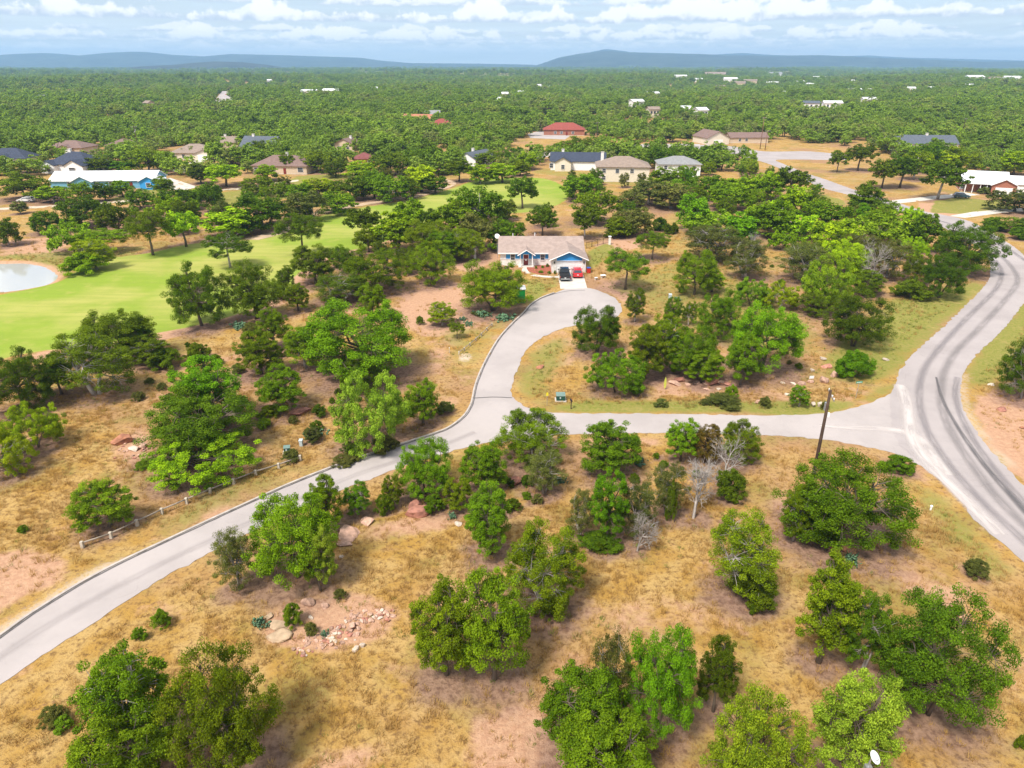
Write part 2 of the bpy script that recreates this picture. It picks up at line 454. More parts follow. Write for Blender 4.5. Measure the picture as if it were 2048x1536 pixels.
# core grid for masks (1 m cells)
GX = np.arange(-200, 201, 1.0)
GY = np.arange(14, 381, 1.0)
CX, CY = np.meshgrid(GX, GY, indexing='ij')
def blur(a, n):
    a = a.astype(float)
    for _ in range(n):
        p = np.pad(a, 1, mode='edge')
        a = (p[:-2, 1:-1] + p[2:, 1:-1] + 2 * p[1:-1, 1:-1]) / 4
        p = np.pad(a, 1, mode='edge')
        a = (p[1:-1, :-2] + p[1:-1, 2:] + 2 * p[1:-1, 1:-1]) / 4
    return a
def zone(pxpoly, n=3):
    return blur(inside(Gs(pxpoly), CX, CY), n)
m_road = np.maximum(inside(lane_poly, CX, CY), inside(main_poly, CX, CY))
m_pond = inside(pond_poly, CX, CY)
m_fair = blur(inside(fair_poly, CX, CY), 3)
z_green = np.zeros(CX.shape)
for poly, a, n in [
    ([(1065, 822), (1112, 808), (1180, 798), (1300, 806), (1560, 806), (1700, 800), (1780, 770), (1800, 740), (1810, 770), (1760, 800), (1640, 829), (1300, 828), (1110, 826)], 0.95, 2),
    ([(1030, 790), (1045, 715), (1075, 690), (1130, 660), (1145, 700), (1110, 760), (1100, 815), (1050, 810)], 0.6, 3),
    ([(1640, 720), (1780, 600), (1960, 560), (1975, 575), (1880, 660), (1800, 740), (1760, 770), (1650, 760)], 0.75, 3),
    ([(1955, 700), (2048, 600), (2100, 620), (2048, 700), (1990, 760), (1930, 790), (1925, 765)], 0.85, 3),
    ([(1055, 555), (1118, 580), (1120, 576), (1112, 550), (1085, 596), (1060, 608), (1045, 580)], 0.8, 1),
    ([(1178, 545), (1230, 500), (1215, 485), (1180, 500)], 1.0, 1),
    ([(1860, 425), (1870, 402), (1920, 395), (2010, 405), (2012, 424), (1930, 428)], 1.0, 1),
    ([(1590, 372), (1690, 402), (1690, 412), (1600, 400)], 0.9, 1),
    ([(560, 366), (600, 352), (720, 345), (700, 356), (620, 366)], 1.0, 1),
    ([(400, 390), (600, 365), (760, 360), (740, 372), (560, 400), (430, 420)], 0.7, 1),
    ([(210, 400), (310, 375), (330, 390), (230, 402)], 0.9, 1),
    ([(860, 660), (960, 650), (1060, 612), (1020, 650), (980, 700), (950, 740), (900, 730)], 0.45, 3),
    ([(1230, 860), (1340, 880), (1100, 930), (1040, 905)], 0.25, 4),
    ([(1850, 960), (1960, 1060), (2048, 1150), (1990, 1180), (1880, 1060), (1790, 960)], 0.7, 3),
    ([(330, 1090), (430, 1030), (560, 960), (600, 920), (560, 910), (430, 960), (300, 1040), (210, 1090)], 0.5, 3),
    ([(180, 930), (120, 890), (150, 860), (250, 870), (240, 920)], 0.3, 3),
    ([(430, 1160), (330, 1240), (430, 1200), (560, 1170)], 0.45, 3),
    ([(1150, 600), (1230, 580), (1420, 690), (1640, 720), (1640, 650), (1500, 560), (1340, 520)], 0.5, 5),
    ([(1060, 345), (1240, 372), (1420, 362), (1420, 350), (1240, 350), (1080, 335)], 0.5, 2),
    ([(1600, 330), (1760, 350), (1850, 395), (1700, 372)], 0.35, 3),
    ([(0, 700), (300, 690), (480, 800), (300, 900), (0, 900)], 0.25, 5),
    ([(1340, 400), (1500, 440), (1700, 520), (1500, 560), (1300, 500)], 0.35, 4),
    ([(600, 1180), (700, 1180), (860, 1180), (740, 1240), (600, 1210)], 0.25, 3),
    ([(-100, 520), (60, 505), (170, 500), (300, 490), (260, 520), (120, 560), (115, 540), (60, 522)], 0.55, 2),
]:
    z_green = np.maximum(z_green, zone(poly, n) * a)
z_dirt = np.zeros(CX.shape)
for poly, a, n in [
    ([(-80, 1105), (60, 1100), (150, 1120), (110, 1170), (0, 1220), (-120, 1280)], 0.95, 3),
    ([(800, 585), (920, 560), (960, 600), (1010, 640), (940, 660), (850, 680), (790, 640)], 0.85, 3),
    ([(850, 680), (940, 660), (900, 760), (840, 740)], 0.5, 3),
    ([(1780, 620), (1800, 620), (1800, 640), (1780, 640)], 0.0, 1),
    ([(1945, 800), (2048, 760), (2200, 800), (2200, 1080), (2048, 970), (1975, 890)], 0.9, 3),
    ([(960, 1430), (1090, 1400), (1120, 1500), (1080, 1600), (940, 1600)], 0.95, 3),
    ([(640, 1480), (760, 1470), (800, 1600), (560, 1600)], 0.7, 3),
    ([(1100, 1200), (1400, 1180), (1600, 1130), (1560, 1250), (1400, 1330), (1150, 1280)], 0.5, 5),
    ([(1540, 990), (1620, 980), (1640, 1090), (1560, 1110)], 0.75, 3),
    ([(1690, 1120), (1900, 1100), (1990, 1250), (1990, 1400), (1800, 1200)], 0.55, 5),
    ([(1830, 430), (1840, 405), (1900, 408), (1925, 432), (1890, 436)], 1.0, 1),
    ([(960, 500), (1000, 478), (1000, 520), (940, 545), (880, 530), (880, 510)], 0.85, 1),
    ([(1180, 490), (1240, 470), (1300, 490), (1230, 510)], 0.8, 1),
    ([(1190, 570), (1250, 560), (1270, 620), (1240, 600)], 0.85, 1),
    ([(1060, 650), (1170, 660), (1180, 730), (1060, 740)], 0.45, 3),
    ([(1150, 870), (1340, 872), (1340, 890), (1160, 890)], 0.8, 2),
    ([(690, 1050), (900, 1010), (960, 1050), (730, 1090)], 0.6, 2),
    ([(540, 1210), (620, 1190), (820, 1200), (800, 1260), (700, 1300), (560, 1310), (520, 1260)], 0.8, 2),
    ([(220, 860), (320, 860), (320, 930), (230, 930)], 0.7, 2),
    ([(0, 480), (150, 470), (130, 520), (0, 510)], 0.6, 2),
    ([(1280, 745), (1470, 740), (1470, 790), (1300, 800)], 0.6, 2),
    ([(1700, 320), (1760, 345), (1800, 390), (1760, 400), (1650, 350)], 0.35, 3),
]:
    z_dirt = np.maximum(z_dirt, zone(poly, n) * a)
def band(pxpts, wid, n=2):
    """mask of a band along a traced line"""
    P = curve(Gs(pxpts), 6)
    d = np.full(CX.shape, 1e9)
    for p, q in zip(P[:-1], P[1:]):
        vx, vy = q.x - p.x, q.y - p.y
        L2 = vx * vx + vy * vy + 1e-9
        t = np.clip(((CX - p.x) * vx + (CY - p.y) * vy) / L2, 0, 1)
        d = np.minimum(d, np.hypot(CX - p.x - t * vx, CY - p.y - t * vy))
    return blur(d < wid, n)
pond_ring = blur(blur(m_pond, 2) > 0.02, 2) * 1.0
z_dirt = np.maximum(z_dirt, pond_ring * 0.8)
FRINGE = [(790, 478), (745, 491), (665, 512), (600, 547), (562, 596), (440, 645), (330, 668), (200, 697), (80, 712)]
z_dirt = np.maximum(z_dirt, band(FRINGE, 2.2, 3) * 0.9)
z_pale = np.maximum(band([(-60, 1320), (0, 1268), (100, 1205), (166, 1162), (248, 1119)], 0.9, 2) * 0.9, np.maximum(band([(930, 705), (938, 722), (922, 718)], .8, 1) * 0.8, band([(925, 730), (915, 750), (905, 775)], .6, 1) * .55))
z_pale = np.maximum(z_pale, zone([(290, 1190), (345, 1180), (345, 1215), (300, 1215)], 2) * 0.8)
z_pale = np.maximum(z_pale, band([(1932, 740), (1925, 765), (1923, 792), (1930, 821), (1950, 854), (1982, 894), (2030, 946)], 0.9, 2) * 0.8)
z_pale = np.maximum(z_pale, zone([(1540, 435), (1590, 430), (1600, 450), (1545, 455)], 1))
near_road = blur(blur(m_road, 3) > 0.01, 2)

# ------------------------------------------------------------------ ground sheet
def growing(a, step, end, k_=1.16):
    out = []
    while a < end:
        step *= k_
        a += step
        out.append(a)
    return np.array(out)
xs = np.concatenate([-growing(200, 1.0, 26000)[::-1], GX, growing(200, 1.0, 26000)])
ys = np.concatenate([14 - growing(0, 1.0, 300)[::-1], GY, growing(380, 1.0, 26000, 1.12)])
VX, VY = np.meshgrid(xs, ys, indexing='ij')
i0, j0 = int(np.searchsorted(xs, -200)), int(np.searchsorted(ys, 14))
ni, nj = CX.shape
rng = np.random.default_rng(5)
bump_ = (np.sin(CX * 0.9 + 1.7 * np.sin(CY * 0.37)) * np.cos(CY * 0.8 + np.sin(CX * 0.31)) + rng.normal(0, 0.5, CX.shape)) * 0.05
bump_ *= (1 - near_road) * (1 - m_fair * 0.8)
core_z = bump_ - 0.9 * blur(m_pond, 2)
VZ = relief(VX, VY)
VZ[i0:i0 + ni, j0:j0 + nj] += core_z
nx, ny = VX.shape
verts = np.stack([VX, VY, VZ], -1).reshape(-1, 3)
ii, jj = np.meshgrid(np.arange(nx - 1), np.arange(ny - 1), indexing='ij')
base = (ii * ny + jj).ravel()
quads = np.stack([base, base + ny, base + ny + 1, base + 1], -1)


def np_mesh(name, v, q):
    me = bpy.data.meshes.new(name)
    k_ = q.shape[1]
    me.vertices.add(len(v))
    me.vertices.foreach_set('co', np.ascontiguousarray(v, np.float32).ravel())
    me.loops.add(len(q) * k_)
    me.loops.foreach_set('vertex_index', np.ascontiguousarray(q, np.int32).ravel())
    me.polygons.add(len(q))
    me.polygons.foreach_set('loop_start', np.arange(0, len(q) * k_, k_, dtype=np.int32))
    me.polygons.foreach_set('loop_total', np.full(len(q), k_, np.int32))
    me.update(calc_edges=True)
    return me
def vattr(me, name, arr):
    a = me.attributes.new(name, 'FLOAT', 'POINT')
    a.data.foreach_set('value', np.ascontiguousarray(arr, np.float32).ravel())


# ------------------------------------------------------------------ trees: where they stand
# (x, y of top, y of foot, crown width, form, leaf colour) measured on the photograph; optional own label
TREES = [
 # dry lot below the cross lane
 (275,1275,1512,190,'elm','mid','leaning green elm beside the white utility box on the roadside slope'),
 (462,1272,1545,225,'oak','mid','broad green oak rising beside the leaning elm by the white box'),
 (255,1425,1640,215,'elm','mid'),
 (893,1148,1358,145,'elm','mid','slim-trunked elm of the pair in the dry lot, next to the shorter rubble side'),
 (988,1123,1368,155,'elm','mid','taller elm of the pair standing on bare brown litter in the dry lot'),
 (1088,1036,1222,178,'oak','mid','round green oak with brush at its foot in the middle of the dry lot'),
 (978,962,1112,112,'elm','mid'),
 (850,862,992,122,'oak','fresh','neat round fresh green tree at the lane edge above the pink boulder'),
 (967,873,990,98,'elm','fresh'),
 (915,950,1022,62,'elm','mid'),
 (1058,813,930,148,'oak','fresh','fresh green tree with a hanging right limb over the lane junction'),
 (1090,885,994,84,'juniper','olive'),
 (1222,835,950,128,'elm','mid'),
 (1215,927,1088,84,'elm','fresh'),
 (1162,970,1078,68,'juniper','olive'),
 (1272,945,1082,82,'juniper','olive'),
 (1362,830,925,72,'elm','fresh'),
 (1412,842,926,62,'elm','bronze','bronze tinged tree between two green trees at the cross lane edge'),
 (1478,836,926,90,'oak','mid'),
 (1335,912,1038,84,'juniper','olive'),
 (1388,915,1040,82,'dead','', 'bare grey dead tree with a fan of white twigs in the dry lot'),
 (1446,868,965,54,'dead',''),
 (1275,1020,1105,52,'dead',''),
 (1458,928,1002,74,'low','dark'),
 (1682,897,1090,252,'oak','mid','big spreading green oak under the wooden utility pole'),
 (1588,962,1084,72,'elm','mid'),
 (1482,1004,1202,158,'juniper','mid','green tree with dead white limbs near its crown in the dry lot'),
 (1512,1130,1215,110,'low','dark'),
 (1640,1091,1330,112,'tall','mid','tall narrow green tree beside the big dark oak in the dry lot'),
 (1865,1167,1440,245,'oak','dark','biggest dark green oak in the dry lot below the curved road'),
 (1725,1176,1350,104,'elm','dark'),
 (1690,1316,1580,170,'elm','pale','pale green elm next to the white dish on its mast'),
 (1500,1366,1625,212,'oak','yellow','yellow tipped oak beside the pale green elm'),
 (1312,1228,1475,165,'oak','fresh','bright leafy oak with bare white twigs low in its crown'),
 (1160,1308,1515,178,'elm','mid'),
 (1215,1240,1470,96,'juniper','olive'),
 (1205,1405,1610,235,'elm','mid'),
 (1428,1262,1428,88,'elm','dark'),
 # left of the dry lot, below the lane
 (592,966,1165,192,'oak','fresh','big many-stemmed green oak clump between the lane and the rubble'),
 (472,1040,1188,92,'juniper','olive','thin olive tree with bare white branches beside the green oak clump'),
 (715,960,1032,66,'elm','fresh'),
 (656,941,1062,74,'elm','fresh'),
 (643,1041,1185,74,'elm','pale'),
 (787,945,1015,46,'elm','mid'),
 (768,982,1030,40,'low','dark'),
 (868,985,1026,52,'low','mid'),
 # between the rail fence and the golf course
 (210,955,1062,122,'elm','mid','small green tree in golden grass behind the rail fence'),
 (395,865,970,215,'mesquite','bright','bright lime mesquite leaning over the rail fence'),
 (400,762,910,218,'oak','dark','large dark oak behind the bright lime mesquite'),
 (420,702,860,152,'elm','fresh'),
 (182,645,802,166,'juniper','dark','dense dark juniper beside the golf fairway edge'),
 (238,604,722,162,'oak','dark'),
 (45,690,825,135,'oak','dark'),
 (120,700,790,80,'elm','dark'),
 (62,800,905,120,'mesquite','bright'),
 (12,852,955,105,'mesquite','bright'),
 (565,725,828,104,'elm','fresh'),
 (520,655,752,98,'elm','mid'),
 (722,588,758,246,'oak','fresh','biggest round green oak between the fairway and the lane'),
 (725,698,780,104,'oak','mid'),
 (610,640,740,90,'elm','mid'),
 (548,610,700,70,'elm','mid'),
 (743,733,905,166,'mesquite','pale','bright pale mesquite clump at the kerb of the lane'),
 (846,752,852,80,'elm','fresh'),
 (330,690,740,70,'low','dark'), (300,665,735,90,'elm','dark'), (275,640,720,70,'elm','dark'), (395,680,720,50,'low','dark'),
 (400,516,655,124,'oak','dark'), (508,512,640,122,'oak','dark'),
 (458,455,537,88,'stand','dark','dark oak with a bare trunk standing on the fairway above two oaks'),
 (604,417,515,88,'stand','dark','dark umbrella-shaped oak with a long bare trunk on the fairway'),
 (728,410,482,68,'stand','dark','lone dark tree with a crooked trunk on the narrow fairway'),
 (630,482,570,80,'elm','dark'), (573,528,582,42,'elm','dark'), (680,540,608,122,'juniper','dark'), (752,488,585,134,'oak','mid'), (745,560,640,60,'elm','fresh'),
 (862,476,570,84,'oak','mid'), (988,510,626,148,'oak','mid','full round oak in front of the blue house beside the cul-de-sac'),
 (884,600,652,58,'elm','bright','small bright tree on bare orange ground by the cul-de-sac'),
 (914,640,678,36,'stand','mid'),
 # behind the blue house
 (795,418,505,84,'elm','bright'), (822,390,480,66,'elm','mid'), (858,432,515,92,'oak','mid'), (955,366,455,108,'oak','mid'), (905,395,470,80,'elm','mid'), (960,420,500,84,'oak','olive'),
 (1010,432,500,80,'oak','mid'), (1085,412,472,56,'stand','dark'), (925,448,520,84,'oak','mid'), (890,455,525,66,'elm','fresh'),
 (1045,350,418,60,'stand','dark','tall dark pair-stemmed tree on the fairway behind the blue house'),
 (1165,340,402,88,'oak','mid'), (1192,376,448,96,'oak','mid'), (1170,413,478,56,'stand','dark'), (1268,408,470,82,'oak','olive'), (1305,456,520,64,'stand','mid'), (1240,430,475,60,'low','mid'),
 (1252,492,581,106,'stand','yellow','airy yellow green tree with a dark leaning trunk right of the blue house'),
 (1270,572,645,46,'elm','dark'),
 # ground inside the road loop
 (1192,600,708,106,'oak','dark','dark round oak on the grass point below the cul-de-sac'),
 (1235,694,792,122,'mesquite','fresh','fresh green low tree at the corner above the green cabinet'),
 (1530,588,745,158,'oak','fresh','largest round oak inside the road loop, above the boulder row'),
 (1437,572,680,92,'oak','fresh'), (1325,618,745,84,'elm','mid'), (1382,638,755,112,'oak','mid'), (1405,690,768,88,'elm','mid'), (1482,662,772,78,'elm','mid'), (1290,640,760,84,'elm','mid'), (1378,598,652,32,'elm','mid'),
 (1345,590,650,40,'elm','mid'), (1350,655,745,70,'elm','fresh'),
 (1710,572,695,138,'oak','dark','broad dark oak standing alone above the street name sign'),
 (1390,490,592,98,'oak','mid'), (1425,440,525,116,'juniper','olive'), (1495,470,560,84,'juniper','olive'), (1498,462,540,36,'dead',''),
 (1425,540,585,50,'elm','bright'),
 (1385,381,460,72,'oak','fresh'), (1425,415,475,116,'mesquite','yellow'), (1455,362,420,90,'oak','mid'), (1480,350,400,80,'elm','bright'), (1530,340,402,66,'elm','bright'), (1580,330,400,78,'stand','dark'),
 (1540,395,475,86,'elm','fresh'), (1592,367,428,58,'elm','bright'), (1645,395,464,104,'oak','mid'), (1728,357,430,58,'elm','dark'), (1748,390,436,98,'oak','dark'),
 (1845,420,505,58,'elm','dark'), (1765,420,495,124,'mesquite','yellow'), (1680,432,505,114,'mesquite','bright'), (1605,475,565,94,'juniper','olive'), (1655,505,625,114,'mesquite','yellow'),
 (1722,455,545,84,'juniper','olive'), (1690,470,560,96,'mesquite','bright'), (1742,480,570,40,'dead',''), (1632,573,632,78,'oak','dark'), (1505,550,615,76,'mesquite','yellow'), (1562,560,620,80,'mesquite','bright'),
 (1780,470,560,80,'juniper','olive'), (1735,540,590,80,'elm','mid'), (1880,488,598,94,'oak','dark'), (1932,436,548,114,'oak','dark','dark oak at the inner edge of the road bend'), (1830,555,600,78,'low','dark'),
 (1415,345,400,80,'oak','mid'), (1345,360,420,90,'juniper','olive'), (1300,355,412,80,'juniper','olive'), (1260,375,420,60,'juniper','olive'), (1330,330,385,60,'elm','mid'),
 (1600,420,480,90,'mesquite','bright'), (1480,420,490,70,'elm','fresh'), (1320,432,462,28,'low','dark'), (1343,444,468,28,'low','dark'),
 # right side
 (2050,660,800,112,'oak','dark','dark oak at the bare red bank right of the road bend'),
 (2040,430,465,90,'oak','dark'), (2035,375,425,100,'oak','olive'), (1990,432,462,44,'low','dark'), (2045,450,480,40,'low','dark'),
 (1880,315,400,86,'stand','dark','spreading dark oak over the driveway beside the white-roofed house'),
 (1675,298,345,36,'stand','dark'), (1718,285,342,54,'stand','dark'), (1765,315,378,54,'stand','dark'), (1802,308,376,66,'stand','dark'), (1830,298,360,60,'stand','mid'), (1890,300,345,60,'elm','bright'), (1850,280,345,70,'oak','dark'), (1920,290,345,70,'oak','mid'),
 (2030,298,350,60,'elm','bright'), (1970,372,388,24,'low','olive'),
 # golf course left
 (302,408,512,92,'stand','dark','dark tree with a pale bare trunk at the fairway edge'),
 (370,415,495,70,'stand','bright','bright green tree on a thin trunk at the fairway edge'),
 (205,452,508,88,'stand','bright','bright tree with splayed bare stems near the pond'), (165,500,550,80,'low','fresh'), (190,470,540,70,'elm','bright'), (140,433,508,84,'mesquite','yellow'), (92,415,468,60,'oak','dark'),
 (160,388,458,92,'oak','dark'), (235,400,465,76,'oak','dark'), (15,430,492,56,'oak','dark'), (455,412,475,98,'elm','bright'), (520,383,462,122,'oak','dark'), (610,376,445,78,'juniper','olive'),
 (280,373,418,56,'oak','dark'), (362,372,420,82,'oak','dark'), (425,362,425,52,'oak','dark'), (400,325,368,46,'elm','dark'), (450,325,374,78,'stand','bright'), (45,340,400,98,'oak','dark'),
 (105,368,405,62,'elm','fresh'), (160,360,408,62,'oak','mid'), (210,362,402,42,'elm','dark'), (245,357,394,40,'elm','mid'), (325,350,388,44,'elm','mid'), (40,400,428,30,'elm','olive'),
 (515,350,390,72,'oak','dark'), (575,302,346,32,'elm','mid'), (535,326,362,48,'elm','fresh'), (600,362,405,60,'elm','mid'), (640,352,400,82,'elm','bright'), (700,348,400,82,'oak','dark'), (748,338,398,72,'oak','dark'),
 (675,380,428,86,'oak','mid'), (590,395,440,70,'oak','dark'), (780,345,405,84,'oak','mid'), (842,325,385,70,'elm','bright'), (812,350,398,60,'oak','dark'), (870,346,388,56,'elm','mid'), (918,317,364,54,'stand','dark','lone dark tree beside the sandy cart path bend'),
 (960,325,368,54,'elm','bright'), (1005,322,366,62,'elm','bright'), (1040,318,352,40,'elm','mid'), (1055,300,340,40,'elm','bright'), (1030,290,325,44,'oak','dark'), (980,300,335,60,'oak','mid'), (720,318,362,60,'elm','bright'), (670,318,355,60,'oak','dark'), (640,300,345,70,'oak','mid'),
 (780,300,350,80,'oak','dark'), (850,290,335,80,'oak','dark'), (525,278,320,58,'oak','dark'), (378,290,318,32,'oak','mid'), (437,283,320,30,'elm','dark'),
 (1245,325,352,30,'elm','mid'), (1245,283,308,28,'oak','dark'), (1325,288,340,70,'oak','dark'), (1400,288,335,66,'oak','dark'), (1152,270,310,50,'oak','dark'), (1185,272,300,44,'oak','mid'), (1120,280,312,40,'elm','mid'),
 (200,310,345,60,'elm','dark'), (295,292,345,80,'oak','mid'), (330,300,338,50,'oak','dark'), (245,320,345,50,'elm','fresh'), (60,315,345,50,'elm','fresh'),
]
BUSHES = [(320,1215,1258,44,'low','mid'),(280,1250,1282,32,'low','mid'),(105,1405,1452,56,'low','olive'),(125,1430,1465,44,'low','yellow'),(45,1048,1066,24,'low','dark'),(1800,908,948,74,'low','mid','round green shrub at the corner of the curved road'),
 (1957,1115,1155,56,'low','olive','grey green shrub in golden grass beside the curved road'),(1196,1078,1106,30,'low','dark'),(831,1212,1240,28,'low','dark'),(1712,692,757,86,'low','fresh','dense round shrub below the lone dark oak near the sign'),(1530,790,815,30,'low','olive'),(1455,785,815,76,'low','olive'),(1412,796,810,26,'low','olive'),
 (1323,795,815,34,'low','olive'),(1597,768,815,42,'elm','mid'),(1462,765,800,30,'low','fresh'),(840,630,650,18,'low','dark'),(890,798,828,40,'low','olive'),(580,895,925,40,'low','olive'),(640,805,835,34,'low','dark'),(700,880,905,40,'low','olive'),(535,808,838,50,'low','mid'),
 (586,1200,1255,46,'low','yellow'),(620,1240,1272,30,'low','olive'),(680,1175,1200,28,'low','olive'),(290,915,935,50,'low','dark'),(1640,1000,1095,90,'low','dark'),(1205,1060,1100,90,'low','dark'),(625,850,885,40,'elm','olive'),(1505,1205,1230,20,'low','dark'),
 (1340,950,1045,26,'low','dark'),(960,620,632,40,'low','olive'),(1130,578,578,1,'skip',''),(1650,800,820,20,'low','olive'),(500,640,668,40,'low','olive'),(1090,1180,1240,60,'low','dark'),(1040,780,802,1,'skip',''),(2040,1465,1500,24,'low','dark'),
 (690,905,930,60,'low','olive'),(770,870,905,70,'low','olive'),(560,560,600,40,'low','dark')]

def place(e):
    x, yt, yb, wpx = e[:4]
    b = G(x, yb)
    h = max(0.6, rise(b.y, yt)) * 0.97
    wd = wpx * mpp(b.y, h * 0.6) * (1.05 if b.y < 125 else 1.2)
    # the foot is hidden under the near edge of a low crown: push it back a little
    back = wd * (0.16 if e[4] in ('low', 'mesquite', 'juniper') else 0.08)
    b.y += back
    h = max(0.6, rise(b.y + wd * 0.12, yt)) * 0.98
    return b, h, wd
SPOTS = [(e, *place(e)) for e in TREES + BUSHES if e[4] != 'skip']
_r = random.Random(12)
ni, nj = CX.shape
keep_off = blur(np.maximum(np.maximum(inside(fair_poly, CX, CY), m_road), m_pond), 5)
def core_at(a, b):
    return a[min(ni - 1, max(0, int(round(b.x + 200)))), min(nj - 1, max(0, int(round(b.y - 14))))]
def fill(pxpoly, n, hmin, hmax, kinds, gap):
    """more single trees between the measured ones of a grove"""
    P = Gs(pxpoly)
    x0, x1, y0, y1 = min(q.x for q in P), max(q.x for q in P), min(q.y for q in P), max(q.y for q in P)
    got = tries = 0
    while got < n and tries < 4000:
        tries += 1
        b = Vector((_r.uniform(x0, x1), _r.uniform(y0, y1), 0))
        if not inside(P, np.array([b.x]), np.array([b.y]))[0]:
            continue
        if core_at(keep_off, b) > .02:
            continue
        if any((b.x - q[1].x) ** 2 + (b.y - q[1].y) ** 2 < (gap + q[3] * .28) ** 2 for q in SPOTS):
            continue
        kd, co = _r.choice(kinds)
        h = _r.uniform(hmin, hmax)
        SPOTS.append(((0, 0, 0, 0, kd, co), b, h, h * {'oak': 1.15, 'elm': .85, 'mesquite': 1.4, 'juniper': .9, 'low': 1.3}[kd] * _r.uniform(.85, 1.15)))
        got += 1
MIXK = [('oak', 'dark'), ('oak', 'mid'), ('elm', 'mid'), ('mesquite', 'bright'), ('juniper', 'olive'), ('elm', 'fresh'), ('mesquite', 'yellow')]
fill([(1310, 400), (1400, 350), (1520, 345), (1680, 400), (1830, 440), (1900, 480), (1920, 560), (1800, 580), (1640, 560), (1500, 500), (1380, 480)], 44, 3.5, 6.8, MIXK, 1.7)
fill([(180, 420), (330, 400), (480, 395), (620, 380), (720, 365), (850, 370), (800, 392), (640, 425), (540, 455), (380, 470), (200, 455)], 30, 3.5, 6.8, MIXK, 1.8)
fill([(640, 520), (740, 500), (840, 490), (930, 500), (900, 560), (780, 590), (640, 610), (560, 640)], 9, 3.5, 6, [('oak', 'dark'), ('elm', 'mid'), ('oak', 'mid')], 2.2)
fill([(800, 470), (860, 440), (1000, 430), (1090, 440), (1090, 465), (980, 475), (880, 500)], 8, 4.5, 6.5, [('oak', 'dark'), ('oak', 'mid')], 2.2)
fill([(1140, 350), (1230, 370), (1330, 370), (1330, 420), (1200, 440), (1140, 410)], 8, 4, 6, [('oak', 'dark'), ('juniper', 'olive'), ('oak', 'mid')], 2.2)

BR = [('low', 'dark'), ('low', 'olive'), ('low', 'mid')]
fill([(480, 680), (600, 640), (700, 760), (660, 860), (520, 900), (430, 800)], 14, .7, 1.6, BR, .6)
fill([(100, 720), (330, 680), (480, 720), (420, 800), (120, 820), (0, 820)], 12, .7, 1.8, BR, .6)
fill([(1280, 700), (1400, 640), (1600, 640), (1600, 740), (1450, 770), (1290, 770)], 10, .6, 1.5, BR, .6)
fill([(1340, 520), (1500, 480), (1700, 520), (1850, 560), (1700, 640), (1500, 600)], 14, .7, 1.6, BR, .6)
fill([(1150, 900), (1340, 900), (1500, 940), (1450, 1080), (1200, 1100)], 8, .5, 1.1, BR, .6)
fill([(940, 920), (1060, 900), (1080, 1010), (960, 1060)], 8, .6, 1.4, BR, .6)

# leaf litter under crowns: brown-grey mat of old leaves
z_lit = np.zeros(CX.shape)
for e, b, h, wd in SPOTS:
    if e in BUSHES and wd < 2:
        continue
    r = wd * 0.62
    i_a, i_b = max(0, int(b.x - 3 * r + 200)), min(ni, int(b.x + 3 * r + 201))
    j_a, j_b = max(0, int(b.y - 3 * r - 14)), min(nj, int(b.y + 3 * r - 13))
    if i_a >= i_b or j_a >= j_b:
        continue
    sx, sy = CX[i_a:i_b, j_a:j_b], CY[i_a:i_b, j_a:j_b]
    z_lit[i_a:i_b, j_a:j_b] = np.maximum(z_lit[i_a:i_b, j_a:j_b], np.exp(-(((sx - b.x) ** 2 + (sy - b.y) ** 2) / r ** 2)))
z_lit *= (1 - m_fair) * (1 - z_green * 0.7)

gm = np_mesh('ground', verts, quads)
gm.polygons.foreach_set('use_smooth', np.ones(len(gm.polygons), bool))
def full(a):
    o = np.zeros((nx, ny))
    o[i0:i0 + ni, j0:j0 + nj] = a
    return o
for n_, a_ in (('fair', m_fair), ('green', z_green), ('dirt', z_dirt), ('pale', z_pale), ('litter', z_lit)):
    vattr(gm, n_, full(a_))
far = sstep(700, 3000, VY)
vattr(gm, 'wood', far)


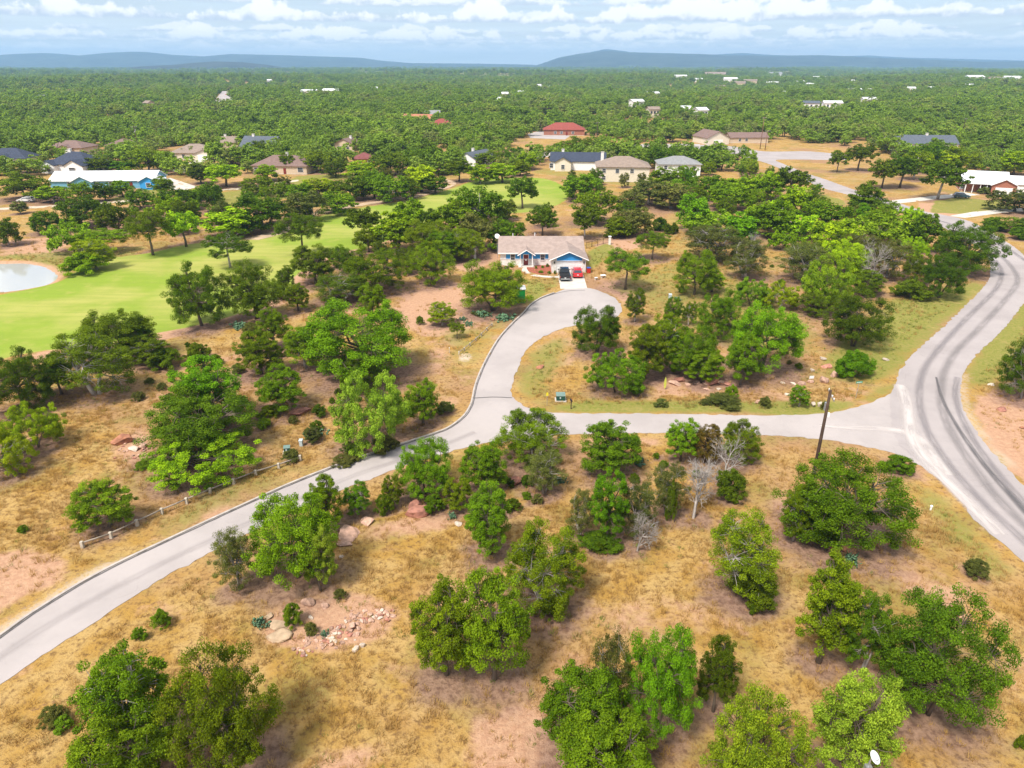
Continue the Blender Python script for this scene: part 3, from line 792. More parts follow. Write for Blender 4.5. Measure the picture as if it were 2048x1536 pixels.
def ground_material():
    m = bpy.data.materials.new('dry_grass_ground')
    m.use_nodes = True
    t = NT(m.node_tree)
    p = t.n['Principled BSDF']
    P = t.add('ShaderNodeNewGeometry').outputs['Position']
    A = {n_: t.add('ShaderNodeAttribute', attribute_name=n_).outputs['Fac'] for n_ in ('fair', 'green', 'dirt', 'pale', 'litter', 'wood')}
    big = t.noise(P, 0.045, 4.0)
    med = t.noise(P, 0.30, 5.0, 0.6)
    fine = t.noise(P, 2.2, 6.0, 0.68)
    grain = t.noise(P, 9.0, 4.0, 0.7)
    # dry grass: straw, gold and dull tan patches
    dry = t.mix(t.ss(med, 0.36, 0.62), (0.395, 0.230, 0.056), (0.465, 0.305, 0.115))
    dry = t.mix(t.ss(big, 0.46, 0.66), dry, (0.37, 0.215, 0.115))
    dry = t.mix(t.m('MULTIPLY', t.ss(t.noise(P, 0.11, 4.0, 0.6), 0.50, 0.64), 0.7), dry, (0.255, 0.205, 0.055))
    dry = t.mix(t.m('MULTIPLY', t.ss(t.noise(P, 4.5, 3.0, 0.6), 0.52, 0.64), 0.45), dry, (0.24, 0.135, 0.045))
    dry = t.mix(t.m('MULTIPLY', t.ss(fine, 0.48, 0.66), 0.85), dry, (0.165, 0.092, 0.038))
    # reddish granite soil
    soil = t.mix(t.ss(fine, 0.35, 0.65), (0.525, 0.32, 0.20), (0.435, 0.245, 0.15))
    soil = t.mix(t.m('MULTIPLY', t.ss(grain, 0.52, 0.70), 0.6), soil, (0.25, 0.145, 0.085))
    def soft(a, n_, lo=0.30, hi=0.62, amt=0.9):
        return t.ss(t.m('ADD', a, t.m('MULTIPLY', t.m('SUBTRACT', n_, 0.5), amt)), lo, hi)
    spots = t.m('MULTIPLY', t.ss(t.noise(P, 0.16, 5.0, 0.62), 0.56, 0.68), 0.7)
    c = t.mix(spots, dry, soil)
    c = t.mix(soft(A['dirt'], med), c, soil)
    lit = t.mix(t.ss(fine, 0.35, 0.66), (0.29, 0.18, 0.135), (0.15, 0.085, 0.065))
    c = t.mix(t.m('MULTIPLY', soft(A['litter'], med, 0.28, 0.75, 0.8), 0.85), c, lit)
    grn = t.mix(t.ss(fine, 0.35, 0.65), (0.19, 0.205, 0.035), (0.285, 0.245, 0.07))
    grn = t.mix(t.ss(med, 0.55, 0.75), grn, (0.37, 0.28, 0.10))
    c = t.mix(soft(A['green'], med, 0.25, 0.7, 0.8), c, grn)
    fw = t.mix(t.ss(big, 0.42, 0.60), (0.225, 0.305, 0.034), (0.36, 0.355, 0.088))
    mow = t.noise(t.add('ShaderNodeMapping', {'Vector': P, 'Rotation': (0, 0, 0.55), 'Scale': (0.05, 0.55, 1.0)}).outputs[0], 1.0, 3.0)
    fw = t.mix(t.m('MULTIPLY', t.ss(mow, 0.42, 0.58), 0.35), fw, (0.20, 0.265, 0.035))
    fw = t.mix(t.m('MULTIPLY', t.ss(med, 0.5, 0.75), 0.55), fw, (0.36, 0.33, 0.09))
    fw = t.mix(t.m('MULTIPLY', t.ss(fine, 0.5, 0.75), 0.25), fw, (0.13, 0.22, 0.03))
    c = t.mix(soft(A['fair'], med, 0.38, 0.58, 0.35), c, fw)
    pal = t.mix(t.ss(fine, 0.4, 0.6), (0.62, 0.52, 0.40), (0.46, 0.34, 0.23))
    c = t.mix(soft(A['pale'], fine, 0.35, 0.6, 0.9), c, pal)
    wd = t.mix(t.ss(t.noise(P, 0.02, 6.0, 0.7), 0.42, 0.6), (0.10, 0.15, 0.04), (0.26, 0.23, 0.09))
    c = t.mix(t.m('MULTIPLY', A['wood'], 0.92), c, wd)
    t.put(p.inputs['Base Color'], c)
    p.inputs['Roughness'].default_value = 0.95
    p.inputs['Specular IOR Level'].default_value = 0.1
    h = t.m('ADD', t.m('MULTIPLY', fine, 0.7), t.m('MULTIPLY', grain, 0.3))
    bstr = t.m('MULTIPLY', t.m('SUBTRACT', 1.0, t.m('MULTIPLY', A['fair'], 0.8)), 0.75)
    b = t.add('ShaderNodeBump', {'Height': h, 'Strength': bstr, 'Distance': 0.28})
    t.put(p.inputs['Normal'], b)
    return m
M['ground'] = ground_material()
tag(link_mesh('ground', gm, M['ground']), kind='structure')

# ------------------------------------------------------------------ hills on the skyline
def hill(name, prof, Y, depth, col, seed):
    """ridge whose skyline follows prof (photo pixels) when seen from the drone; a real landform with slopes on both sides"""
    random.seed(seed)
    px = np.linspace(prof[0][0], prof[-1][0], 150)
    py = np.interp(px, [q[0] for q in prof], [q[1] for q in prof])
    X = (px - 1024) * (Y * cP / F)
    Hh = np.array([max(0.0, rise(Y, v)) for v in py])
    T = np.linspace(-1, 1, 27)
    V = []
    for t_ in T:
        for x_, h_ in zip(X, Hh):
            s_ = max(0.0, math.cos(t_ * math.pi / 2)) ** 1.35
            nz = mnoise.fractal(Vector((x_ / 900 + seed, t_ * 2.2, 0.3)), 0.9, 2.1, 5)
            V.append((x_, Y + t_ * depth + 160 * nz * (1 - s_), h_ * s_ * (1 + 0.28 * nz * (1 - s_)) - 6))
    n = len(px)
    Q = [(a * n + b_, a * n + b_ + 1, (a + 1) * n + b_ + 1, (a + 1) * n + b_) for a in range(len(T) - 1) for b_ in range(n - 1)]
    me = np_mesh(name, np.array(V), np.array(Q))
    me.polygons.foreach_set('use_smooth', np.ones(len(me.polygons), bool))
    m = mat(name + '_woods', col, 0.95, 0.5, 0.006)
    return tag(link_mesh(name, me, m), kind='structure')
hill('far_ridge_hills', [(-700, 128), (-500, 118), (-300, 110), (-150, 116), (0, 113), (50, 107), (100, 105), (170, 111), (240, 104), (285, 102), (340, 108), (420, 112), (470, 107), (560, 109), (650, 112), (720, 114), (760, 120), (820, 125), (940, 126), (1060, 128), (1100, 132)], 9000, 1700, (0.034, 0.046, 0.034), 2)
hill('long_mesa_hills', [(1040, 133), (1075, 129), (1120, 113), (1165, 105), (1210, 100), (1250, 103), (1330, 105), (1400, 107), (1450, 109), (1550, 110), (1630, 109), (1700, 112), (1760, 115), (1850, 118), (1935, 122), (2060, 121), (2250, 118), (2500, 115), (2700, 122)], 7800, 1500, (0.034, 0.046, 0.034), 5)
hill('distant_peak_hills', [(1130, 128), (1180, 103), (1210, 97), (1245, 101), (1300, 112), (1400, 110), (1480, 105), (1540, 109), (1640, 112), (1730, 110), (1800, 114), (1960, 118), (2100, 122)], 10800, 1300, (0.034, 0.046, 0.034), 8)
hill('low_dark_hill', [(200, 142), (240, 136), (300, 130), (360, 127), (400, 123), (430, 121), (480, 122), (530, 128), (565, 137), (590, 142)], 5200, 700, (0.03, 0.035, 0.022), 11)
hill('small_wooded_knoll', [(1420, 142), (1445, 133), (1480, 130), (1510, 132), (1530, 138), (1570, 138), (1600, 143)], 4800, 350, (0.045, 0.06, 0.028), 13)

# ------------------------------------------------------------------ roads
def road_mat(name, base, dark, bleach=0.0):
    m = bpy.data.materials.new(name)
    m.use_nodes = True
    t = NT(m.node_tree)
    p = t.n['Principled BSDF']
    P = t.add('ShaderNodeNewGeometry').outputs['Position']
    a = t.noise(P, 0.12, 5.0, 0.6)
    b = t.noise(P, 1.3, 5.0, 0.6)
    g = t.noise(P, 18.0, 3.0, 0.6)
    c = t.mix(t.ss(a, 0.35, 0.65), base, tuple(x * 0.86 for x in base))
    c = t.mix(t.m('MULTIPLY', t.ss(b, 0.55, 0.8), 0.35), c, dark)
    c = t.mix(t.m('MULTIPLY', t.ss(g, 0.55, 0.75), 0.25), c, dark)
    vo = t.add('ShaderNodeTexVoronoi', {'Vector': t.add('ShaderNodeVectorMath', {0: P, 1: t.add('ShaderNodeTexNoise', {'Vector': P, 'Scale': 0.5}).outputs[1]}, operation='ADD').outputs[0], 'Scale': 0.16}, feature='DISTANCE_TO_EDGE')
    c = t.mix(t.m('MULTIPLY', t.ss(vo.outputs[0], 0.0, 0.006, 1.0, 0.0), t.m('MULTIPLY', t.ss(a, 0.45, 0.6), 0.5)), c, dark)
    t.put(p.inputs['Base Color'], c)
    p.inputs['Roughness'].default_value = 0.9
    p.inputs['Specular IOR Level'].default_value = 0.2
    bp = t.add('ShaderNodeBump', {'Height': g, 'Strength': 0.2, 'Distance': 0.02})
    t.put(p.inputs['Normal'], bp)
    return m
M['lane'] = road_mat('pale_lane_asphalt', (0.425, 0.378, 0.362), (0.28, 0.247, 0.236))
M['mainroad'] = road_mat('worn_road_asphalt', (0.39, 0.345, 0.335), (0.22, 0.195, 0.19))
def sheet(name, poly, z, m, kind='structure', drop=0.05):
    """flat slab with a thin edge"""
    bm = bmesh.new()
    vs = [bm.verts.new((p[0], p[1], z)) for p in poly]
    es = [bm.edges.new((vs[i], vs[(i + 1) % len(vs)])) for i in range(len(vs))]
    bmesh.ops.triangle_fill(bm, use_beauty=True, edges=es)
    for fc in bm.faces:
        if fc.normal.z < 0:
            fc.normal_flip()
    lo = [bm.verts.new((p[0], p[1], z - drop)) for p in poly]
    for i in range(len(vs)):
        j = (i + 1) % len(vs)
        bm.faces.new((vs[i], vs[j], lo[j], lo[i]))
    me = bpy.data.meshes.new(name)
    bm.to_mesh(me)
    bm.free()
    return tag(link_mesh(name, me, m), kind=kind)
def wob(poly, a, seed):
    return [Vector((p.x + a * mnoise.noise(Vector((p.x * 1.1, p.y * 1.1, seed))), p.y + a * mnoise.noise(Vector((p.x * 1.1, p.y * 1.1, seed + 9))), p.z)) for p in poly]
def wob2(poly, a, seed):
    out = wob(poly, a, seed)
    return [Vector((p.x + .12 * mnoise.noise(Vector((p.x * 4.1, p.y * 4.1, seed))), p.y + .12 * mnoise.noise(Vector((p.x * 4.1, p.y * 4.1, seed + 5))), p.z)) for p in out]
def dense(poly, step=0.8, closed=True):
    out = []
    n = len(poly)
    for i in range(n if closed else n - 1):
        a, b = Vector(poly[i]), Vector(poly[(i + 1) % n])
        k_ = max(1, min(60, int((b - a).length / step)))
        out += [a.lerp(b, j / k_) for j in range(k_)]
    return out
sheet('lane_road', wob2(dense(lane_poly, .4), 0.25, 1.0), 0.036, M['lane'])
sheet('curved_road', wob2(dense(main_poly, .4), 0.28, 3.0), 0.041, M['mainroad'])
sheet('driveway', DRIVE, 0.047, M['concrete'])
water = bpy.data.materials.new('pond_water')
water.use_nodes = True
t = NT(water.node_tree)
p = t.n['Principled BSDF']
p.inputs['Base Color'].default_value = (0.46, 0.46, 0.43, 1)
p.inputs['Roughness'].default_value = 0.06
p.inputs['Specular IOR Level'].default_value = 1.0
p.inputs['IOR'].default_value = 1.7
b = t.add('ShaderNodeBump', {'Height': t.noise(t.add('ShaderNodeNewGeometry').outputs['Position'], 1.2, 3.0), 'Strength': 0.03, 'Distance': 0.1})
t.put(p.inputs['Normal'], b)
big_pond = [Vector((q.x + (q.x - G(0, 552).x) * 0.06, q.y + (q.y - G(0, 552).y) * 0.06, 0)) for q in pond_poly]
sheet('pond_water', big_pond, -0.30, water, drop=0.02)

def strip(name, line, w0, z, m, kind='structure', closed=False, fade=False, offset=0.0):
    P = [Vector(q) for q in line]
    v, f, uv = [], [], []
    L = 0.0
    for i, q in enumerate(P):
        d = (P[min(i + 1, len(P) - 1)] - P[max(i - 1, 0)])
        d.z = 0
        d.normalize()
        nrm = Vector((-d.y, d.x, 0))
        wd = w0(i / (len(P) - 1)) if callable(w0) else w0
        if i:
            L += (P[i] - P[i - 1]).length
        for s_ in (-1, 1):
            c = q + nrm * (offset + s_ * wd / 2)
            v.append((c.x, c.y, z + float(relief(c.x, c.y))))
            uv.append((L, s_ * 0.5 + 0.5))
        if i:
            f.append((2 * i - 2, 2 * i, 2 * i + 1, 2 * i - 1))
    me = bpy.data.meshes.new(name)
    me.from_pydata(v, [], f)
    ul = me.uv_layers.new(name='UVMap')
    for lp in me.loops:
        ul.data[lp.index].uv = uv[lp.vertex_index]
    bm = bmesh.new()
    bm.from_mesh(me)
    for fc in bm.faces:
        if fc.normal.z < 0:
            fc.normal_flip()
    bm.to_mesh(me)
    bm.free()
    return tag(link_mesh(name, me, m), kind=kind)
def stain_mat(name, col, amount, streak=1.0):
    """worn stain on asphalt: soft ragged sides, broken along its length"""
    m = bpy.data.materials.new(name)
    m.use_nodes = True
    t = NT(m.node_tree)
    p = t.n['Principled BSDF']
    p.inputs['Base Color'].default_value = (*col, 1)
    p.inputs['Roughness'].default_value = 0.85
    p.inputs['Specular IOR Level'].default_value = 0.2
    uv = t.add('ShaderNodeUVMap')
    sp = t.add('ShaderNodeSeparateXYZ', {0: uv.outputs[0]})
    v = t.m('ABSOLUTE', t.m('SUBTRACT', sp.outputs[1], 0.5))
    nz = t.noise(t.add('ShaderNodeCombineXYZ', {0: t.m('MULTIPLY', sp.outputs[0], 0.22), 1: t.m('MULTIPLY', sp.outputs[1], 3.0), 2: 0.0}), 1.0 * streak, 5.0, 0.6)
    a = t.ss(t.m('ADD', v, t.m('MULTIPLY', t.m('SUBTRACT', nz, 0.5), 0.5)), 0.10, 0.46, 1.0, 0.0)
    a = t.m('MULTIPLY', t.m('MULTIPLY', a, t.ss(nz, 0.30, 0.60, 0.35, 1.0)), amount)
    tr = t.add('ShaderNodeBsdfTransparent')
    mx = t.add('ShaderNodeMixShader', {0: a, 1: tr.outputs[0], 2: p.outputs[0]})
    t.put(t.n['Material Output'].inputs[0], mx.outputs[0])
    return m
M['wear'] = stain_mat('tyre_wear', (0.18, 0.165, 0.168), 0.34)
M['wear2'] = stain_mat('faint_tyre_wear', (0.22, 0.20, 0.21), 0.42)
M['wear3'] = stain_mat('barely_seen_wheel_wear', (0.28, 0.25, 0.245), 0.2)
M['patch'] = stain_mat('dark_tar_patch', (0.11, 0.105, 0.11), 0.62)
M['dust'] = stain_mat('pale_dust', (0.62, 0.56, 0.53), 0.8)
def L(pts, n=8):
    return curve(Gs(pts), n)
strip('tyre_wear_stain', L([(2230, 1205), (2110, 1105), (2048, 1050), (1985, 985), (1930, 910), (1895, 850), (1882, 800), (1888, 745), (1915, 700), (1960, 655), (2010, 600), (2035, 560), (2015, 525), (1985, 500)]), 1.7, 0.053, M['wear'])
strip('tyre_wear_stain', L([(2110, 1140), (2048, 1083), (1960, 1000), (1890, 920), (1850, 850), (1838, 790), (1848, 740), (1880, 695), (1930, 640), (1990, 580), (2003, 545), (1990, 520)]), 1.5, 0.057, M['wear2'])
strip('tyre_wear_stain', L([(2100, 1060), (2020, 975), (1960, 900), (1925, 840), (1910, 790), (1915, 755)]), 1.2, 0.061, M['wear2'])
strip('tar_patch_stain', L([(2180, 1140), (2090, 1065), (2020, 990), (1960, 920), (1915, 855), (1885, 800), (1872, 755)]), lambda u: 1.5 - 1.1 * u, 0.065, M['patch'])
strip('tyre_wear_stain', L([(2080, 545), (2048, 520), (2000, 488), (1950, 462), (1900, 448), (1850, 432), (1780, 408), (1700, 382)]), 1.6, 0.053, M['wear2'])
strip('pale_dust_stain', L([(1640, 852), (1700, 856), (1760, 858), (1820, 868), (1855, 900), (1890, 950)]), lambda u: 0.9 + 3.2 * u, 0.053, M['dust'])
strip('pale_dust_stain', L([(1800, 770), (1812, 800), (1818, 840), (1825, 880), (1860, 930), (1920, 990), (2000, 1070)]), 2.3, 0.057, M['dust'])
strip('faint_wheel_track', L([(-80, 1370), (100, 1250), (300, 1140), (500, 1045), (700, 955), (850, 905), (950, 865)]), 1.3, 0.053, M['wear3'])
strip('tar_seam', wob(L([(946, 797), (985, 795), (1024, 796)], 6), 0.05, 4), 0.14, 0.073, M['tar'])
strip('tar_seam', wob(L([(1086, 596), (1110, 588), (1140, 582), (1170, 581)], 6), 0.05, 4), 0.12, 0.073, M['tar'])
# kerb: a pale concrete edging with a dark joint towards the asphalt
kline = dense(curve(Gs(LANE_L), 5), 1.2, False)
mb = MB()
prof = [(-0.02, 0.0), (-0.02, 0.13), (-0.06, 0.15), (-0.22, 0.15), (-0.26, 0.0)]
for i, q in enumerate(kline):
    d = (kline[min(i + 1, len(kline) - 1)] - kline[max(i - 1, 0)]).normalized()
    nrm = Vector((-d.y, d.x, 0)) * -1
    mb.v += [tuple(q + nrm * a + Vector((0, 0, z_))) for a, z_ in prof]
    if i:
        a, b = (i - 1) * 5, i * 5
        mb.f += [(a + k_, a + k_ + 1, b + k_ + 1, b + k_) for k_ in range(4)]
tag(mb.build('lane_kerb', M['kerb']), kind='structure')
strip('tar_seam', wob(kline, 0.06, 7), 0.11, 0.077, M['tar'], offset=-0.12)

# paths
strip('sandy_cart_path', wob(L([(884, 358), (903, 364), (900, 371), (871, 381), (830, 393), (768, 402), (700, 413), (635, 427), (590, 447), (563, 463), (502, 479)]), 0.5, 1), lambda u: 2.4 + 1.5 * u, 0.03, M['path'])
strip('sandy_cart_path', wob(L([(-60, 421), (0, 418), (98, 413), (205, 406), (256, 402), (340, 396), (445, 381), (473, 378), (551, 367), (596, 361)]), 0.4, 2), 3.4, 0.034, M['gravel'])
strip('house_walkway', L([(1056, 534), (1050, 538), (1052, 544), (1065, 550), (1085, 553), (1104, 554), (1118, 554)]), 1.15, 0.043, M['concrete'])
sheet('flower_bed', curve(Gs([(1058, 533), (1100, 531), (1103, 546), (1090, 549), (1070, 547), (1056, 541)]), 4, True), 0.07, M['mulch'])
for nm_, poly in (('house_driveway', [(310, 378), (306, 366), (340, 356), (396, 374), (372, 380)]), ('house_driveway', [(1930, 385), (1960, 390), (1860, 400), (1790, 408), (1783, 401), (1850, 394)]), ('house_driveway', [(2090, 420), (2010, 425), (1930, 436), (1900, 432), (1945, 424), (2090, 412)]),
                  ('house_driveway', [(370, 345), (342, 342), (395, 318), (420, 318)]), ('far_street', [(1020, 312), (1160, 297), (1290, 288), (1400, 288), (1400, 299), (1290, 296), (1170, 306), (1040, 320)]), ('far_street', [(1055, 268), (1080, 262), (1140, 272), (1130, 279), (1060, 276)]),
                  ('far_street', [(428, 209), (468, 208), (458, 186), (445, 186)])):
    ps = Gs(poly)
    sheet(nm_, ps, 0.05 + float(relief(ps[0].x, ps[0].y)) + (1.5 if poly[0][1] < 230 else 0), M['lane'] if nm_ == 'far_street' else M['concrete'])

# ------------------------------------------------------------------ tree forms (unit height), shared by all the trees of a form
def leaves(rng, centers, rads, per, leaf, flat=0.72, up=0.5):
    n = len(centers) * per
    ci = np.repeat(np.arange(len(centers)), per)
    d = rng.normal(size=(n, 3))
    d /= np.linalg.norm(d, axis=1)[:, None]
    rr = (0.25 + 0.75 * rng.random(n) ** 0.55) * np.array(rads)[ci]
    pos = np.array(centers)[ci] + d * rr[:, None] * np.array([1, 1, flat])
    nr = d * 0.55 + np.array([0, 0, up]) + rng.normal(size=(n, 3)) * 0.5
    nr /= np.linalg.norm(nr, axis=1)[:, None]
    a = np.cross(nr, rng.normal(size=(n, 3)))
    a /= np.linalg.norm(a, axis=1)[:, None] + 1e-9
    b = np.cross(nr, a)
    s_ = (leaf * rng.uniform(0.65, 1.4, n))[:, None]
    v = np.stack([pos - a * s_, pos - b * s_ * 0.55 + nr * s_ * 0.16, pos + a * s_, pos + b * s_ * 0.55 + nr * s_ * 0.16], 1).reshape(-1, 3)
    q = np.arange(n * 4).reshape(n, 4)
    ct = rng.uniform(0.15, 0.85, len(centers))[ci] + rng.normal(0, 0.22, n)
    return v, q, np.repeat(np.clip(ct, 0, 1), 4)

def tree_form(seed, R, hb, nlobe, nclump, per, leaf, lobe_r=0.52, crad=0.19, stems=1, twig=True, thin=0.026, spread=0.55, droop=0.0, lean=0.05, sides=6, wide_at=0.42):
    rng = np.random.default_rng(seed)
    random.seed(seed)
    zc, hz = (hb + 1) / 2, (1 - hb) / 2
    lobes = []
    for i in range(nlobe):
        t_ = (i + 0.5 + rng.uniform(-0.4, 0.4)) / nlobe
        zf = 0.16 + 0.66 * t_
        wide = math.sqrt(max(0.05, 1 - ((zf - wide_at) / (0.75 if zf > wide_at else 0.62)) ** 2))
        a = i * 2.39996 + rng.uniform(-0.5, 0.5)
        rr = R * spread * wide * (0.62 + 0.5 * rng.random())
        lr = R * lobe_r * rng.uniform(0.75, 1.15)
        lobes.append((np.array([rr * math.cos(a), rr * math.sin(a), hb + (1 - hb) * zf]), lr, min(lr * 0.9, (1 - hb) * 0.24)))
    lobes.append((np.array([0.0, 0.0, hb + (1 - hb) * 0.55]), R * lobe_r * 0.95, (1 - hb) * 0.3))
    nlobe += 1
    cent, rads, own = [], [], []
    for i in range(nclump):
        li = int(rng.integers(nlobe))
        c, lr, lz = lobes[li]
        d = rng.normal(size=3)
        d /= np.linalg.norm(d)
        if d[2] < -0.5:
            d[2] *= 0.6
        q = c + d * np.array([lr, lr, lz]) * (0.45 + 0.55 * rng.random() ** 0.5)
        q[2] -= droop * (np.hypot(q[0], q[1]) / R) ** 2 * hz
        q[2] = max(q[2], hb * 0.8 + 0.04)
        cent.append(q)
        rads.append(R * crad * rng.uniform(0.65, 1.3))
        own.append(li)
    cent = np.array(cent)
    # fit to unit height and R
    top = max(c[2] + r * 0.72 for c, r in zip(cent, rads))
    ext = np.percentile(np.hypot(cent[:, 0], cent[:, 1]) + np.array(rads), 76)
    cent[:, 2] *= 1.0 / top
    cent[:, :2] *= R / ext
    ph = rng.uniform(0, 6.28, 3)
    for i in range(len(cent)):
        zf = (cent[i][2] - hb) / (1 - hb)
        ang = math.atan2(cent[i][1], cent[i][0])
        dome = math.sqrt(max(0.06, 1 - ((zf - wide_at) / (0.62 if zf > wide_at else 0.60)) ** 2))
        lim = R * dome * (0.93 + 0.10 * math.sin(2 * ang + ph[0]) + 0.08 * math.sin(5 * ang + ph[1] + 4 * zf) + 0.06 * rng.normal()) - rads[i] * 0.7
        lim = max(lim, R * 0.08)
        rad_ = math.hypot(cent[i][0], cent[i][1])
        if rad_ > lim:
            kk = lim * (0.80 + 0.20 * rng.random()) / rad_
            cent[i][0] *= kk
            cent[i][1] *= kk
    v, q, tint = leaves(rng, cent, rads, per, leaf)
    crown = np_mesh('crown', v, q)
    vattr(crown, 'tint', tint)
    mb = MB()
    sx, sy = rng.uniform(-lean, lean, 2)
    for st in range(stems):
        a = rng.random() * 6.28
        off = 0.0 if stems == 1 else 0.03
        tx, ty = (sx, sy) if stems == 1 else (0.16 * R * math.cos(a) * 2, 0.16 * R * math.sin(a) * 2)
        bx, by = off * math.cos(a), off * math.sin(a)
        zt = hb + (1 - hb) * 0.35
        pts = [(bx, by, -0.02), (bx + tx * 0.2 + rng.normal() * 0.008, by + ty * 0.2, zt * 0.3), (bx + tx * 0.6, by + ty * 0.6 + rng.normal() * 0.01, zt * 0.7), (bx + tx, by + ty, zt)]
        th = thin / (stems ** 0.5)
        mb.tube(pts, [th * 1.35, th, th * 0.85, th * 0.6], sides)
        for li, (c, lr, lz) in enumerate(lobes):
            if stems > 1 and li % stems != st:
                continue
            k0 = rng.uniform(0.45, 1.0)
            p0 = Vector(pts[2]).lerp(Vector(pts[3]), k0) if k0 < 1 else Vector(pts[3])
            p2 = Vector(c) * 1.0
            mid = p0.lerp(p2, 0.5) + Vector(rng.normal(size=3)) * 0.025
            mb.tube([p0, mid, p2], [th * 0.55, th * 0.4, th * 0.2], 5, False)
            if twig:
                for ci in [i for i in range(nclump) if own[i] == li][:14]:
                    e_ = Vector(cent[ci])
                    m2 = p2.lerp(e_, 0.5) + Vector(rng.normal(size=3)) * 0.015
                    mb.tube([mid.lerp(p2, 0.5 + 0.5 * rng.random()), m2, e_], [th * 0.2, th * 0.13, th * 0.05], 3, False)
    trunk = mb.mesh('trunk', None, True)
    return trunk, crown
def dead_form(seed):
    random.seed(seed)
    mb = MB()
    def br(p, d, ln, r, dep):
        pts, q, dd = [p], p, d
        for i in range(3):
            dd = (dd + Vector((random.gauss(0, .16), random.gauss(0, .16), random.gauss(0, .12)))).normalized()
            q = q + dd * ln / 3
            pts.append(q)
        mb.tube(pts, [r, r * 0.85, r * 0.7, r * 0.5], 4 if dep < 2 else 3, False)
        if dep < 4:
            for i in range(5 if dep else 6):
                t_ = random.choice((1, 2, 3, 3))
                nd = (dd + Vector((random.gauss(0, .85), random.gauss(0, .85), random.gauss(0.15, .5)))).normalized()
                br(pts[t_], nd, ln * random.uniform(0.55, 0.82), r * 0.52, dep + 1)
    br(Vector((0, 0, -0.02)), Vector((0.05, 0, 1)), 0.34, 0.028, 0)
    v = np.array(mb.v)
    top = np.percentile(v[:, 2], 99.5)
    mb.v = [tuple(x) for x in v / top]
    return mb.mesh('trunk', None, True)

FORMS = {}
def add_form(kind, R, **kw):
    FORMS.setdefault(kind, []).append((R, *tree_form(R=R, **kw)))
for sd in (1, 2, 3, 4):
    add_form('oak', 0.62, seed=sd, hb=0.05, nlobe=15, nclump=290, per=200, leaf=0.0088, lobe_r=0.44, stems=(1, 2, 1, 2)[sd - 1], crad=0.115, spread=0.60)
for sd in (11, 12, 13, 14):
    add_form('elm', 0.42, seed=sd, hb=0.09, nlobe=14, nclump=240, per=180, leaf=0.0086, lobe_r=0.50, crad=0.135, stems=(1, 1, 2, 1)[sd - 11], spread=0.56)
for sd in (21, 22):
    add_form('mesquite', 0.85, seed=sd, hb=0.05, nlobe=16, nclump=260, per=190, leaf=0.0125, lobe_r=0.36, crad=0.095, stems=3, droop=0.2, spread=0.64, wide_at=0.40)
for sd in (31, 32):
    add_form('juniper', 0.42, seed=sd, hb=0.05, nlobe=13, nclump=180, per=150, leaf=0.0080, lobe_r=0.50, crad=0.15, stems=2, spread=0.55, thin=0.03, wide_at=0.38)
for sd in (41, 42):
    add_form('tall', 0.27, seed=sd, hb=0.06, nlobe=16, nclump=200, per=180, leaf=0.0082, lobe_r=0.56, crad=0.18, spread=0.54)
for sd in (51, 52):
    add_form('low', 0.70, seed=sd, hb=0.0, nlobe=9, nclump=110, per=170, leaf=0.021, lobe_r=0.46, crad=0.16, stems=3, spread=0.5, twig=False, wide_at=0.3)
for sd in (81, 82):
    add_form('stand', 0.50, seed=sd, hb=0.34, nlobe=13, nclump=190, per=150, leaf=0.0090, lobe_r=0.44, crad=0.12, spread=0.60, thin=0.02)
FORMS['dead'] = [(0.55, dead_form(s_), None) for s_ in (61, 62)]
# lighter forms for trees beyond about 150 m
MIDF = {}
for kind, R, hb, lf, cr in (('oak', 0.62, 0.07, 0.026, 0.15), ('elm', 0.42, 0.08, 0.024, 0.18), ('mesquite', 0.85, 0.05, 0.036, 0.12), ('juniper', 0.42, 0.05, 0.020, 0.18), ('tall', 0.27, 0.08, 0.021, 0.22), ('low', 0.7, 0.0, 0.045, 0.2), ('stand', 0.5, 0.34, 0.024, 0.15)):
    for sd in (71, 72, 73):
        MIDF.setdefault(kind, []).append((R, *tree_form(seed=sd + int(R * 100), R=R, hb=hb, nlobe=12, nclump=130, per=50, leaf=lf, lobe_r=0.48, spread=0.58, crad=cr, twig=False, sides=5)))
MIDF['dead'] = FORMS['dead']

